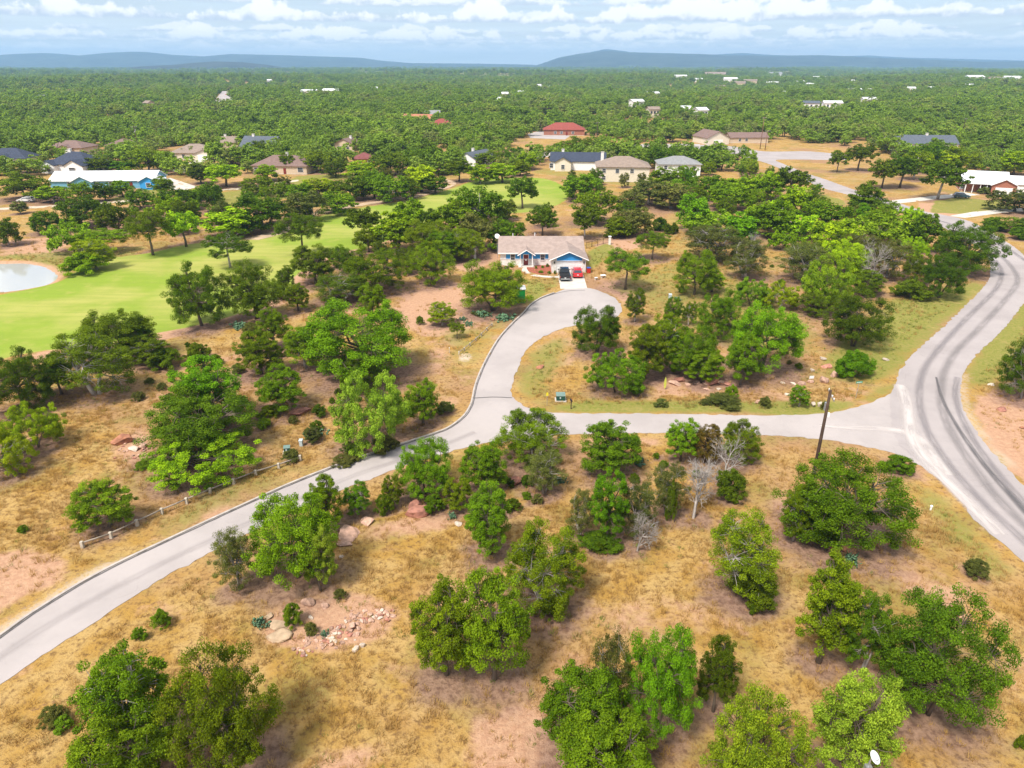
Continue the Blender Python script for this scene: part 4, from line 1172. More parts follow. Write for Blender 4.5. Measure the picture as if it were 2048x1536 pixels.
ZONES = [
    ('the dry lot below the cross lane', Gs([(960, 905), (1070, 872), (1300, 866), (1640, 880), (1780, 905), (1890, 970), (2048, 1125), (2300, 1400), (2300, 1800), (700, 1800), (780, 1100), (800, 960)])),
    ('the slope beside the rubble heap', Gs([(-300, 1560), (0, 1370), (426, 1103), (713, 968), (805, 933), (900, 905), (960, 905), (800, 960), (780, 1100), (700, 1800), (-300, 1800)])),
    ('the grass behind the rail fence', Gs([(-300, 1450), (0, 1275), (331, 1084), (600, 955), (600, 780), (480, 660), (330, 662), (0, 718), (-300, 740)])),
    ('the rough above the cul-de-sac lane', Gs([(600, 955), (870, 868), (947, 796), (1024, 649), (1113, 585), (940, 540), (745, 490), (665, 510), (600, 545), (560, 592), (480, 660), (600, 780)])),
    ('the ground inside the road loop', Gs([(1174, 576), (1245, 620), (1140, 653), (1022, 782), (1112, 826), (1640, 828), (1800, 740), (1975, 560), (1860, 600), (1500, 540), (1300, 520)])),
    ('the thick grove inside the road bend', Gs([(1300, 520), (1500, 540), (1860, 600), (1990, 550), (1960, 498), (1859, 441), (1648, 377), (1500, 320), (1380, 330), (1300, 400)])),
    ('the trees behind the blue house', Gs([(745, 490), (940, 540), (1113, 585), (1174, 576), (1300, 520), (1300, 400), (1250, 330), (1100, 340), (950, 355), (780, 410)])),
    ('the golf fairway', fair_poly),
    ('the golf course rough near the pond', Gs([(-300, 640), (110, 566), (300, 506), (560, 466), (640, 432), (600, 361), (400, 388), (0, 418), (-300, 430)])),
    ('the yards by the white-roofed house', Gs([(1560, 325), (1800, 405), (1960, 450), (2200, 620), (2300, 500), (2300, 270), (1600, 290)])),
]
COLW = {'dark': 'dark green', 'mid': 'green', 'fresh': 'fresh green', 'bright': 'bright green', 'olive': 'grey olive', 'pale': 'pale green', 'yellow': 'yellow green', 'bronze': 'bronze', '': 'bare grey'}
KNAME = {'oak': ('oak_tree', 'oak', 'spreading'), 'elm': ('elm_tree', 'elm', 'upright'), 'mesquite': ('mesquite_tree', 'mesquite', 'low wide'), 'juniper': ('juniper_tree', 'juniper', 'wispy'), 'tall': ('elm_tree', 'elm', 'narrow'), 'low': ('shrub', 'shrub', 'dense'), 'stand': ('oak_tree', 'oak', 'clear-trunked'), 'dead': ('dead_tree', 'dead tree', 'leafless')}
LANDMARKS = [(n_, G(x_, y_)) for n_, x_, y_ in (
    ('the white utility box', 206, 1402), ('the rubble heap', 655, 1260), ('the large red boulder', 830, 1028), ('the bare dead tree', 1388, 1040), ('the tall dark utility pole', 1620, 985), ('the rust boulder pair', 1681, 1101),
    ('the white mast dish', 1704, 1600), ('the dark green transformer cabinet', 1121, 800), ('the log rail fence', 400, 990), ('the small green cabinet', 575, 905), ('the short pale rail fence', 950, 680), ('the blue house', 1090, 530),
    ('the green shed', 1041, 606), ('the red boulder row', 1400, 768), ('the street name sign', 1711, 797), ('the dark brown boulder', 246, 884), ('the pond', 50, 560), ('the cart path bend', 900, 368), ('the long white-roofed house', 207, 378),
    ('the twin-gabled navy-roofed house', 137, 346), ('the wide white garage door', 383, 320), ('the long brown-roofed brick house', 560, 348), ('the orange cabin', 731, 331), ('the navy-roofed white house', 1155, 341), ('the two-storey cream house', 1245, 364),
    ('the grey-roofed white house', 1358, 354), ('the far road junction', 1530, 300), ('the white-roofed brick house', 1966, 385), ('the slate blue roof', 1846, 301), ('the pale pedestal box', 1340, 597), ('the bare red road bank', 2003, 820),
    ('the sharp road bend', 1980, 530), ('the garden table', 1206, 555), ('the parked white car', 53, 404), ('the right-hand iron fence', 1200, 490), ('the left-hand iron fence', 965, 508), ('the white marker stub', 1861, 1020), ('the kerb stakes', 816, 836))]
ORD = ['nearest', 'second nearest', 'third nearest', 'fourth nearest', 'fifth nearest', 'sixth nearest', 'seventh nearest', 'eighth nearest', 'ninth nearest', 'tenth nearest']
def landmark_labels():
    """each tree named by its look and by how near it stands to something one can find"""
    fam = {}
    for i, (e, b, h, wd) in enumerate(SPOTS):
        if len(e) > 6:
            continue
        lm, q = min(LANDMARKS, key=lambda L_: (L_[1] - b).length)
        fam.setdefault((e[4], e[5], lm), []).append(((q - b).length, i))
    out = {}
    for (kd, co, lm), mem in fam.items():
        nm, word, shape = KNAME[kd]
        look = f'{shape} {COLW[co]} {word}'.replace('leafless bare grey dead tree', 'leafless grey dead tree')
        for r_, (d_, i) in enumerate(sorted(mem)):
            out[i] = f'{look} near {lm}' if len(mem) == 1 else f'{look}, {ORD[min(r_, 9)]} of its kind to {lm}'
    return out
def plant(e, b, h, wd, idx):
    kind, colr = e[4], e[5]
    near = b.y < 150
    forms = (FORMS if near else MIDF)[kind]
    R, trunk, crown = forms[idx % len(forms)]
    nm, word, shape = KNAME[kind]
    zn = 'the wooded yards beyond the golf course'
    for zname, poly in ZONES:
        if inside(poly, np.array([b.x]), np.array([b.y]))[0]:
            zn = zname
            break
    lab = e[6] if len(e) > 6 else TREE_LABELS[idx]
    o = empty(nm, (b.x, b.y, float(relief(b.x, b.y)) - 0.03), (idx * 2.399) % 6.283, lab, 'shrub' if kind == 'low' else 'tree', 'trees and shrubs of ' + zn.replace('the ', '', 1))
    kx = wd / 2 / R
    if kind == 'dead':
        kx = wd / 2 / 0.45
    o.scale = (kx, kx, h)
    tk = bpy.data.objects.new('trunk', trunk)
    COL.objects.link(tk)
    tk.parent = o
    tm = M['palebark'] if kind in ('dead', 'juniper') or idx % 5 == 0 else M['bark']
    if not trunk.materials:
        trunk.materials.append(M['bark'])
    tk.material_slots[0].link = 'OBJECT'
    tk.material_slots[0].material = tm
    if crown is not None:
        cr = bpy.data.objects.new('crown', crown)
        COL.objects.link(cr)
        cr.parent = o
        if not crown.materials:
            crown.materials.append(LEAF['mid'])
        cr.material_slots[0].link = 'OBJECT'
        cr.material_slots[0].material = LEAF[colr]
    return o
TREE_LABELS = landmark_labels()
for idx, (e, b, h, wd) in enumerate(SPOTS):
    plant(e, b, h, wd, idx)
NTREES = len(SPOTS)

# ------------------------------------------------------------------ houses
HOUSE_SPOTS = []
def add_window(root, x, z, ww, hh, y, frame, sill=True):
    fr = MB()
    fr.box(x - ww / 2 - .09, x - ww / 2, y - .06, y + .05, z - .09, z + hh + .09).box(x + ww / 2, x + ww / 2 + .09, y - .06, y + .05, z - .09, z + hh + .09)
    fr.box(x - ww / 2, x + ww / 2, y - .06, y + .05, z + hh, z + hh + .09).box(x - ww / 2, x + ww / 2, y - .08, y + .05, z - .09, z)
    fr.box(x - ww / 2, x + ww / 2, y - .045, y + .03, z + hh / 2 - .025, z + hh / 2 + .025)
    wi = fr.build('window', frame, root)
    MB().box(x - ww / 2, x + ww / 2, y - .02, y + .02, z, z + hh / 2 - .025).build('pane', M['glass'], wi)
    MB().box(x - ww / 2, x + ww / 2, y - .025, y + .02, z + hh / 2 + .025, z + hh).build('pane', M['glass'], wi)
    return wi
def gable_roof(root, x0, x1, y0, y1, h, pitch, axis, rm, wm, ov=0.45, th=0.16, name='roof', gname='gable_wall'):
    """axis 'x': ridge runs along x"""
    if axis == 'x':
        half = (y1 - y0) / 2
        yc = (y0 + y1) / 2
        rz = h + pitch * half
        e = h - pitch * ov
        poly = [(y0 - ov, e), (yc, rz), (y1 + ov, e), (y1 + ov, e + th), (yc, rz + th), (y0 - ov, e + th)]
        r = MB().prism(poly, 'x', x0 - ov, x1 + ov).build(name, rm, root)
        g = [MB().prism([(y0, h - .02), (y1, h - .02), (yc, rz - .03)], 'x', a0, a0 + .14) for a0 in (x0 + .01, x1 - .15)]
    else:
        half = (x1 - x0) / 2
        xc = (x0 + x1) / 2
        rz = h + pitch * half
        e = h - pitch * ov
        poly = [(x0 - ov, e), (xc, rz), (x1 + ov, e), (x1 + ov, e + th), (xc, rz + th), (x0 - ov, e + th)]
        r = MB().prism(poly, 'y', y0 - ov, y1 + ov).build(name, rm, root)
        g = [MB().prism([(x0, h - .02), (x1, h - .02), (xc, rz - .03)], 'y', a0, a0 + .14) for a0 in (y0 + .01, y1 - .15)]
    for gg in g:
        gg.build(gname, wm, root)
    return r, rz
def hip_roof(root, x0, x1, y0, y1, h, pitch, rm, ov=0.5):
    x0, x1, y0, y1 = x0 - ov, x1 + ov, y0 - ov, y1 + ov
    half = min(x1 - x0, y1 - y0) / 2
    rz = h + pitch * half
    b0 = h - 0.05
    if x1 - x0 >= y1 - y0:
        rd = [(x0 + half, (y0 + y1) / 2, rz), (x1 - half, (y0 + y1) / 2, rz)]
        tops = [(4, 5, 9, 8), (6, 7, 8, 9), (7, 4, 8), (5, 6, 9)]
    else:
        rd = [((x0 + x1) / 2, y0 + half, rz), ((x0 + x1) / 2, y1 - half, rz)]
        tops = [(4, 5, 8), (5, 6, 9, 8), (6, 7, 9), (7, 4, 8, 9)]
    v = [(x0, y0, b0), (x1, y0, b0), (x1, y1, b0), (x0, y1, b0), (x0, y0, h + .12), (x1, y0, h + .12), (x1, y1, h + .12), (x0, y1, h + .12)] + rd
    f = [(3, 2, 1, 0), (0, 1, 5, 4), (1, 2, 6, 5), (2, 3, 7, 6), (3, 0, 4, 7)] + tops
    return MB().raw(v, f).build('roof', rm, root), rz
def house(label, px, py, wpx, depth, h, kind, pitch, rot, wall, roof, windows=(), garage=None, door=None, chimney=None, wings=(), wm=None, group='houses beyond the golf course', name='house'):
    p0 = G(px, py)
    W_ = wm or wpx * mpp(p0.y)
    z0 = float(relief(p0.x, p0.y))
    rz_ = math.radians(rot)
    c = Vector((p0.x, p0.y, z0)) + Matrix.Rotation(rz_, 3, 'Z') @ Vector((0, depth / 2, 0))
    o = empty(name, c, rz_, label, 'house', group)
    HOUSE_SPOTS.append((c.x, c.y, W_ / 2 + 2, depth / 2 + 2))
    wmat, rmat = M[wall], M['roof_' + roof]
    x0, x1, y0, y1 = -W_ / 2 + .4, W_ / 2 - .4, -depth / 2, depth / 2
    MB().box(x0, x1, y0, y1, -0.4, h).build('wall', wmat, o)
    MB().box(x0 - .06, x1 + .06, y0 - .06, y1 + .06, -0.42, 0.18).build('plinth', M['concrete'], o)
    if kind == 'hip':
        r, rz = hip_roof(o, x0, x1, y0, y1, h, pitch, rmat)
    else:
        r, rz = gable_roof(o, x0, x1, y0, y1, h, pitch, 'x' if kind == 'gx' else 'y', rmat, wmat)
    for (wx, ww, wdp, wpitch, wwall) in wings:      # front gable wings: centre, width, how far forward
        gx0, gx1 = wx - ww / 2, wx + ww / 2
        MB().box(gx0, gx1, y0 - wdp, y0 + .5, -0.4, h - .03).build('wing_wall', M[wwall], o)
        gable_roof(o, gx0, gx1, y0 - wdp, y0 + depth * 0.42, h - .03, wpitch, 'y', rmat, M[wwall], name='wing_roof', gname='wing_gable')
    for (wx, z_, ww, hh, off) in windows:
        add_window(o, wx, z_, ww, hh, y0 - off - .05, M['white'])
    if garage:
        gx, gw, off = garage
        g = MB().box(gx - gw / 2, gx + gw / 2, y0 - off - .07, y0 - off, 0.02, 2.25).build('garage_door', M['white'], o)
        for k2 in range(4):
            MB().box(gx - gw / 2 + .05, gx + gw / 2 - .05, y0 - off - .10, y0 - off - .072, 0.08 + k2 * .54, 0.54 + k2 * .54).build('door_panel', M['white'], g)
    if door is not None:
        d = MB().box(door - .5, door + .5, y0 - .07, y0, 0.02, 2.1).build('door', M['reddoor'], o)
    if chimney:
        cx_, cy_ = chimney
        ch = MB().box(cx_ - .5, cx_ + .5, cy_ - .45, cy_ + .45, h, rz + 0.9).build('chimney', M['stonewhite'], r)
        MB().box(cx_ - .6, cx_ + .6, cy_ - .55, cy_ + .55, rz + .9, rz + 1.02).build('cap', M['concrete'], r)
    return o
W4 = [(-5, 0.9, 1.3, 1.3, 0), (-1.5, 0.9, 1.3, 1.3, 0), (5, 0.9, 1.3, 1.3, 0)]
house('long low pale blue house under a white metal roof beside the golf course', 207, 378, 205, 11, 2.7, 'gx', 0.40, 4, 'paleblue', 'whitemetal', [(-10, .8, 1.6, 1.4, 0), (-2, .8, 1.6, 1.4, 0), (3, .8, 1.6, 1.4, 0), (15.5, .8, 1.4, 1.3, 2.6)], wings=[(-5.5, 6, 2.0, .5, 'paleblue'), (15.5, 5.5, 2.5, .5, 'blue')], door=9)
house('navy-roofed white house with twin front gables behind the white-roofed one', 137, 346, 92, 12, 3.0, 'hip', 0.62, -8, 'white', 'navy', [(-6, .8, 1.5, 1.5, 2.1), (4, .8, 2.4, 1.5, 2.6)], wings=[(-6.5, 5.5, 2.0, .55, 'white'), (4.5, 7.5, 2.5, .5, 'white')], chimney=(-2, 0))
house('navy-roofed white house cut by the left edge next to leafy trees', 12, 333, 86, 11, 2.9, 'hip', 0.6, 6, 'white', 'navy', [(0, .8, 1.5, 1.4, 1.6)], wings=[(0.5, 6, 1.5, .55, 'white')])
house('maroon brown hipped house with a small front gable near a utility pole', 130, 309, 80, 12, 2.8, 'hip', 0.42, -4, 'tan', 'brown', [(-5, .8, 1.5, 1.4, 0)], wings=[(1, 6, 1.5, .45, 'tan')], garage=(1, 3.5, 1.55))
house('brown roofed house half hidden behind round trees', 240, 303, 54, 11, 2.7, 'hip', 0.42, 3, 'tan', 'brown', W4[:2])
house('cream house with taupe hipped roof and wide white garage door', 383, 320, 86, 13, 2.8, 'hip', 0.45, 2, 'cream', 'tanbrown', [(-7.5, .9, 1.8, 1.5, 0), (-3, .9, 1.2, 1.4, 0)], garage=(6, 5, 1.55), wings=[(6, 7.2, 1.5, .4, 'cream')])
house('small tan gabled house tucked behind dark trees', 462, 297, 38, 9, 2.8, 'gx', 0.5, 8, 'tan', 'tanbrown', W4[:1], chimney=(-3, 1))
house('cream house under a dark steep roof with a pale chimney', 515, 309, 76, 11, 3.4, 'gx', 0.7, -12, 'cream', 'slate', [(-6, .9, 1.3, 1.6, 0), (-3, .9, 1.3, 1.6, 0)], chimney=(-4, 0))
house('long pinkish brick house with a brown hipped roof by the fairway', 560, 348, 116, 12, 2.8, 'hip', 0.5, -6, 'tan', 'brown', [(-9, .8, 1.3, 1.4, 0), (-4, .8, 1.3, 1.4, 0), (8, .8, 2, 1.5, 0)], door=2, chimney=(1, 0))
house('small house with brown gable and a cream chimney among trees', 688, 302, 46, 10, 3.0, 'gy', 0.45, -10, 'tan', 'brown', [(-2, .8, 1.4, 1.3, 0), (2, .8, 1.4, 1.3, 0)], chimney=(1, 2))
house('orange wooden cabin with a maroon hipped roof', 731, 331, 42, 8, 2.5, 'hip', 0.5, 12, 'orangewood', 'maroon', [(-2, .8, 1.1, 1.1, 0), (1.5, .8, 1.1, 1.1, 0)], name='cabin')
house('cream house under a terracotta orange roof in the woods', 831, 249, 66, 12, 3.2, 'gx', 0.5, -14, 'cream', 'orange', W4)
house('grey roofed house behind the terracotta roofed one', 858, 238, 46, 12, 3.2, 'gx', 0.45, 5, 'cream', 'grey', W4[:2])
house('rust brown hipped house beside the terracotta roofed one', 884, 260, 50, 12, 3.0, 'hip', 0.5, 5, 'tan', 'redroof', W4[:2])
house('dark grey roofed house seen end-on beside the cart path trees', 934, 333, 44, 15, 3.0, 'gy', 0.55, -28, 'white', 'slate', [(-2, .8, 1.3, 1.3, 0)], chimney=(-1.5, 0))
house('red brick house with a maroon hipped roof in a clearing', 1128, 271, 84, 13, 3.0, 'hip', 0.5, -4, 'brick', 'redroof', W4, door=1.5)
house('white and cream house with a navy roof and white chimney', 1155, 341, 112, 12, 3.4, 'gx', 0.42, -6, 'white', 'navy', [(-10, .9, 1.3, 1.6, 0), (-5.5, .9, 1.2, 1.5, 3.1)], wings=[(-5.5, 6, 3.0, .55, 'cream')], chimney=(-6, 2))
house('two-storey cream house with a big taupe hipped roof', 1245, 364, 108, 13, 4.9, 'hip', 0.42, -5, 'cream', 'tanbrown', [(-6.5, 3, 1.2, 1.3, 0), (-2, 3, 1.2, 1.3, 0), (3, 3, 1.2, 1.3, 0), (-6.5, .7, 1.2, 1.3, 0)], chimney=(-7, 3))
house('white house with a grey hipped roof next to the taupe one', 1358, 354, 86, 11, 4.3, 'hip', 0.4, -4, 'white', 'grey', [(-5, 2.6, 1.1, 1.2, 0), (0, 2.6, 1.1, 1.2, 0), (5, 2.6, 1.1, 1.2, 0)])
house('cream gabled garage house with a brown roof at the far junction', 1436, 289, 50, 16, 3.2, 'gy', 0.5, 14, 'cream', 'brown', (), garage=(0, 5, 0))
house('low shaded brown house behind trees next to the far junction', 1498, 286, 80, 10, 2.7, 'gx', 0.4, 4, 'tan', 'brown', W4[:2])
house('wide house with a slate blue roof behind the dark oaks', 1846, 301, 134, 13, 3.0, 'gx', 0.5, -5, 'white', 'slate', W4, chimney=(3, 0))
hb_ = house('red brick house with a white metal roof and white garage door', 1966, 385, 84, 11, 3.0, 'gx', 0.5, -22, 'brick', 'whitemetal', [(-6, .8, 1.2, 1.3, 0)], garage=(4.5, 4.6, 4.05), wings=[(4.5, 6.6, 4.0, .5, 'brick')], door=-1)
for cx_ in (-5.5, -3.5, -1.5, 0.3):
    MB().box(cx_ - .1, cx_ + .1, -7.6, -7.4, 0, 2.9).build('porch_post', M['white'], hb_)
MB().prism([(-7.9, 2.75), (-5.3, 3.05), (-5.3, 3.2), (-7.9, 2.9)], 'x', -6.2, 1.0).build('porch_roof', M['roof_whitemetal'], hb_)
house('white metal roofed wing standing right of the red brick house', 2022, 386, 56, 10, 2.8, 'gx', 0.35, -22, 'white', 'whitemetal', ())

# small pale buildings scattered through the far woods
rngf = np.random.default_rng(77)
far_b = []
for (px, py, wpx, c_) in [(1500 // 2, 182, 10, 'w'), (620, 192, 30, 'w'), (665, 190, 34, 'w'), (150, 188, 22, 'o'), (1040, 187, 12, 'w'), (985, 168, 14, 'w'), (945, 170, 12, 'w'), (800, 166, 8, 'w'), (1075, 168, 14, 'w'), (1090, 170, 20, 'w'), (1130, 172, 18, 'w'), (1150, 175, 12, 'w'),
    (1218, 175, 16, 'w'), (1240, 178, 10, 'w'), (1305, 184, 24, 'w'), (1272, 210, 24, 'w'), (1305, 230, 22, 'c'), (1370, 228, 18, 'w'), (1400, 232, 20, 'w'), (1620, 216, 30, 'd'), (1662, 216, 34, 'w'), (1735, 208, 24, 'w'), (1708, 183, 24, 'w'), (1740, 186, 10, 'w'), (1560, 186, 16, 'w'),
    (1440, 166, 20, 't'), (1475, 164, 30, 't'), (1360, 158, 24, 'w'), (1395, 160, 18, 'w'), (1460, 160, 26, 'w'), (1500, 162, 26, 't'), (1545, 163, 22, 'w'), (1600, 162, 16, 'w'), (1620, 165, 18, 'w'), (1640, 156, 44, 'w'), (1700, 163, 14, 'w'), (1750, 166, 10, 'w'), (1890, 162, 18, 'w'), (1945, 165, 34, 'w'),
    (1985, 167, 26, 't'), (2020, 166, 30, 'w'), (2044, 164, 20, 'w'), (1935, 178, 14, 'w'), (1860, 184, 12, 'w'), (1820, 183, 14, 'w'), (128, 155, 10, 'w'), (700, 150, 8, 'w'), (540, 163, 8, 'w'), (430, 180, 8, 'w'), (780, 172, 10, 'c'), (830, 174, 10, 'w'), (855, 170, 8, 'w'), (1010, 192, 12, 'w'),
    (1180, 160, 10, 'w'), (1190, 146, 8, 'w'), (1280, 152, 10, 'w'), (905, 156, 6, 'w'), (560, 152, 8, 'w'), (1430, 150, 40, 't'), (1550, 146, 26, 'g'), (90, 204, 16, 'g'), (300, 217, 10, 't'), (1385, 176, 10, 'w'), (1000, 205, 6, 'w')]:
    far_b.append((px, py, wpx, c_))
FARW = {'w': ('white', 'whitemetal', 'white'), 'c': ('cream', 'tanbrown', 'cream'), 't': ('tan', 'tanbrown', 'tan'), 'o': ('orangewood', 'orange', 'orange roofed'), 'd': ('white', 'slate', 'dark roofed'), 'g': ('white', 'grey', 'grey roofed')}
for i, (px, py, wpx, c_) in enumerate(far_b):
    g = G(px, py + 3)
    W_ = wpx * mpp(g.y)
    wl, rf, wd_ = FARW[c_]
    hh = 3.2 if W_ < 25 else 5.5
    dist = 'nearer' if py > 178 else 'farthest'
    where = 'before the low dark hill' if px < 560 else 'before the gap between the hills' if px < 1090 else 'below the peak of the long mesa' if px < 1350 else 'before the small wooded knoll' if px < 1610 else 'below the low end of the long mesa'
    z0 = float(relief(g.x, g.y))
    o = empty('far_building', (g.x, g.y, z0), rngf.uniform(-.35, .35), f'{"long" if W_ > 30 else "small"} {wd_} building in the {dist} woods {where}', 'building', 'far buildings in the woods')
    HOUSE_SPOTS.append((g.x, g.y - W_ * 0.6, W_ / 2 + 4, W_ * 0.8 + 10))
    dp = max(9, W_ * .5)
    MB().box(-W_ / 2, W_ / 2, -dp / 2, dp / 2, -3, hh + 2.5).build('wall', M[wl], o)
    gable_roof(o, -W_ / 2, W_ / 2, -dp / 2, dp / 2, hh + 2.5, .35, 'x', M['roof_' + rf], M[wl], ov=.6, th=.3)
    for k2 in range(3):
        x_ = W_ * (-.3 + .3 * k2)
        MB().box(x_ - .8, x_ + .8, -dp / 2 - .08, -dp / 2 + .02, 2.6, 4.4).build('window', M['glass'], o)

# ------------------------------------------------------------------ the blue house by the cul-de-sac
fy = G(1100, 531).y            # front wall of the long wing
gy = G(1140, 545.5).y          # front of the garage
HX0 = (1001 - 1024) * mpp(fy, 1.5)
HX1 = (1171.5 - 1024) * mpp(gy, 1.0)
GX0 = (1103.5 - 1024) * mpp(gy, 1.0)
back = fy + 9.6
bh = empty('blue_house', ((HX0 + HX1) / 2, (fy + back) / 2, 0), 0, 'blue and white single-storey house with a taupe roof at the cul-de-sac', 'house')
ox, oy = bh.location.x, bh.location.y
lx0, lx1, lf, lb, gf, gl = HX0 - ox, HX1 - ox, fy - oy, back - oy, gy - oy, GX0 - ox
HOUSE_SPOTS.append((ox, oy, 11, 11))
EH = 2.72
MB().box(lx0, gl, lf, lb, -.2, 1.36).box(gl, lx1, lf + .5, lb, -.2, EH).build('wall', M['stonewhite'], bh)
MB().box(lx0 + .02, gl - .02, lf + .02, lb - .02, 1.36, EH).build('upper_wall', M['blue'], bh)
for i in range(9):      # lap siding boards above the stone
    z_ = 1.40 + i * .145
    MB().prism([(lf - .035, z_), (lf + .018, z_), (lf + .018, z_ + .15), (lf - .005, z_ + .15)], 'x', lx0 + 1.1, gl - .45).build('siding_board', M['blue'], bh)
MB().box(lx0 - .03, lx0 + 1.1, lf - .04, lf + .3, 1.36, EH).box(gl - .45, gl, lf - .04, lf + .1, 1.36, EH).build('corner_trim', M['white'], bh)
MB().box(lx0 - .04, gl, lf - .07, lf + .02, 1.29, 1.38).build('stone_ledge', M['white'], bh)
# garage
MB().box(gl, gl + .95, gf, lf + 1, -.2, EH).box(lx1 - .75, lx1, gf, lf + 1, -.2, EH).box(gl + .95, lx1 - .75, gf, lf + 1, 2.28, EH).box(gl + .02, lx1 - .02, lf + .9, lf + 1, -.2, EH).build('garage_wall', M['stonewhite'], bh)
gd = MB().box(gl + .95, lx1 - .75, gf + .10, gf + .16, 0.02, 2.28).build('garage_door', M['white'], bh)
gw = lx1 - .75 - gl - .95
for a in range(4):
    for c_ in range(4):
        x_ = gl + .95 + gw * (c_ + .08) / 4
        MB().box(x_, x_ + gw / 4 * .84, gf + .075, gf + .098, .10 + a * .555, .52 + a * .555).build('door_panel', M['white'], gd)
gp = 0.42
gcx = (gl + lx1) / 2
ghalf = (lx1 - gl) / 2
MB().prism([(gl + .95, 2.40), (lx1 - .75, 2.40), (lx1 - .75, EH + .30), (gcx, EH + gp * ghalf - .14), (gl + .95, EH + .30)], 'y', gf - .03, gf + .06).build('garage_gable_panel', M['blue'], bh)
for i in range(13):
    x_ = gl + 1.1 + i * (gw - .3) / 12
    zt = EH + gp * (ghalf - abs(x_ - gcx)) - .22
    MB().box(x_ - .02, x_ + .02, gf - .05, gf - .031, 2.42, max(2.6, zt)).build('batten', M['blue'], bh)
MB().box(gl + .85, lx1 - .65, gf - .06, gf + .02, 2.28, 2.40).build('garage_trim', M['white'], bh)
mr, ridge = gable_roof(bh, lx0, lx1 - .2, lf, lb, EH, 0.42, 'x', M['roof_taupe'], M['white'], ov=.5)
gable_roof(bh, gl, lx1, gf, lf + 4.0, EH - .015, gp, 'y', M['roof_taupe'], M['stonewhite'], ov=.5, name='garage_roof', gname='garage_gable')
MB().tube([(gcx - ghalf - .5, gf - .52, EH - .2), (gcx, gf - .52, EH + gp * ghalf + .04), (gcx + ghalf + .5, gf - .52, EH - .2)], .09, 4).build('barge_board', M['white'], bh)
# fascia and gutter
MB().box(lx0 - .5, gl - .1, lf - .60, lf - .5, EH - .24, EH - .02).build('gutter', M['white'], bh)
# porch
pcx = (1052.5 - 1024) * mpp(fy, 1.5) - ox
pf = lf - 1.5
gable_roof(bh, pcx - 1.35, pcx + 1.35, pf, lf + 2.2, EH - .04, .62, 'y', M['roof_taupe'], M['blue'], ov=.35, name='porch_roof', gname='porch_gable')
MB().tube([(pcx - 1.75, pf - .37, EH - .28), (pcx, pf - .37, EH + .62 * 1.35 - .02), (pcx + 1.75, pf - .37, EH - .28)], .09, 4).build('barge_board', M['white'], bh)
for s_ in (-1, 1):
    MB().box(pcx + s_ * 1.2 - .1, pcx + s_ * 1.2 + .1, pf + .05, pf + .25, .12, EH - .04).build('porch_post', M['white'], bh)
MB().box(pcx - 1.6, pcx + 1.6, pf - .1, lf, -.1, .12).build('porch_step', M['concrete'], bh)
dr = MB().box(pcx - .52, pcx + .40, lf - .06, lf - .01, .13, 2.2).build('door', M['reddoor'], bh)
MB().box(pcx - .22, pcx + .10, lf - .085, lf - .062, 1.0, 1.35).build('door_wreath', M['white'], dr)
MB().box(pcx + .26, pcx + .33, lf - .11, lf - .062, 1.0, 1.12).build('door_handle', M['metal'], dr)
MB().box(pcx - .64, pcx - .52, lf - .08, lf - .01, .13, 2.3).box(pcx + .40, pcx + .52, lf - .08, lf - .01, .13, 2.3).box(pcx - .64, pcx + .52, lf - .085, lf - .01, 2.2, 2.32).build('door_frame', M['white'], bh)
for pxw in (1025.5, 1085.2):
    add_window(bh, (pxw - 1024) * mpp(fy, 1.5) - ox, 1.15, .82, 1.15, lf - .06, M['white'])
for s_ in (gl + .5, lx1 - .4):
    MB().box(s_ - .1, s_ + .1, gf - .16, gf - .005, 1.85, 2.25).build('wall_lamp', M['darkmetal'], bh)
for vx, vz in ((-3.0, .6), (1.5, .7)):
    MB().tube([(lx0 + 5.5 + vx, lb - 4.2, EH + 1.6), (lx0 + 5.5 + vx, lb - 4.2, EH + 2.0 + vz)], .08, 6).build('roof_vent', M['white'], bh)
# dish on the corner of the house
d_ = empty('satellite_dish', (HX0 - .75, fy + 6.0, 0), 0, 'white satellite dish on a mast at the corner of the blue house', 'satellite dish')
MB().tube([(0, 0, -.1), (0, 0, 4.1), (0, -.15, 4.4)], .05, 6).build('mast', M['metal'], d_)
def bowl(r, dep, n=14):
    v, f = [(0, 0, 0)], []
    for k2, (rr, zz) in enumerate(((.5, .25), (1, 1), (1.02, .94), (.5, .19))):
        for j in range(n):
            a = 6.2832 * j / n
            v.append((r * rr * math.cos(a), zz * dep * -1 if 0 else zz * dep, r * rr * math.sin(a)))
    for j in range(n):
        j2 = (j + 1) % n
        f.append((0, 1 + j, 1 + j2))
        for k2 in range(3):
            f.append((1 + k2 * n + j, 1 + (k2 + 1) * n + j, 1 + (k2 + 1) * n + j2, 1 + k2 * n + j2))
    return [(x, -y, z) for x, y, z in v], f
bv, bf = bowl(.55, .16)
q = MB().raw(bv, bf).build('bowl', M['white'], d_, True)
q.location = (0, -.15, 4.55)
q.rotation_euler = (math.radians(-35), 0, math.radians(20))
MB().tube([(0, -.2, 4.2), (0.05, -.75, 4.5), (0.05, -.8, 4.62)], .03, 5).build('feed_arm', M['metal'], d_)

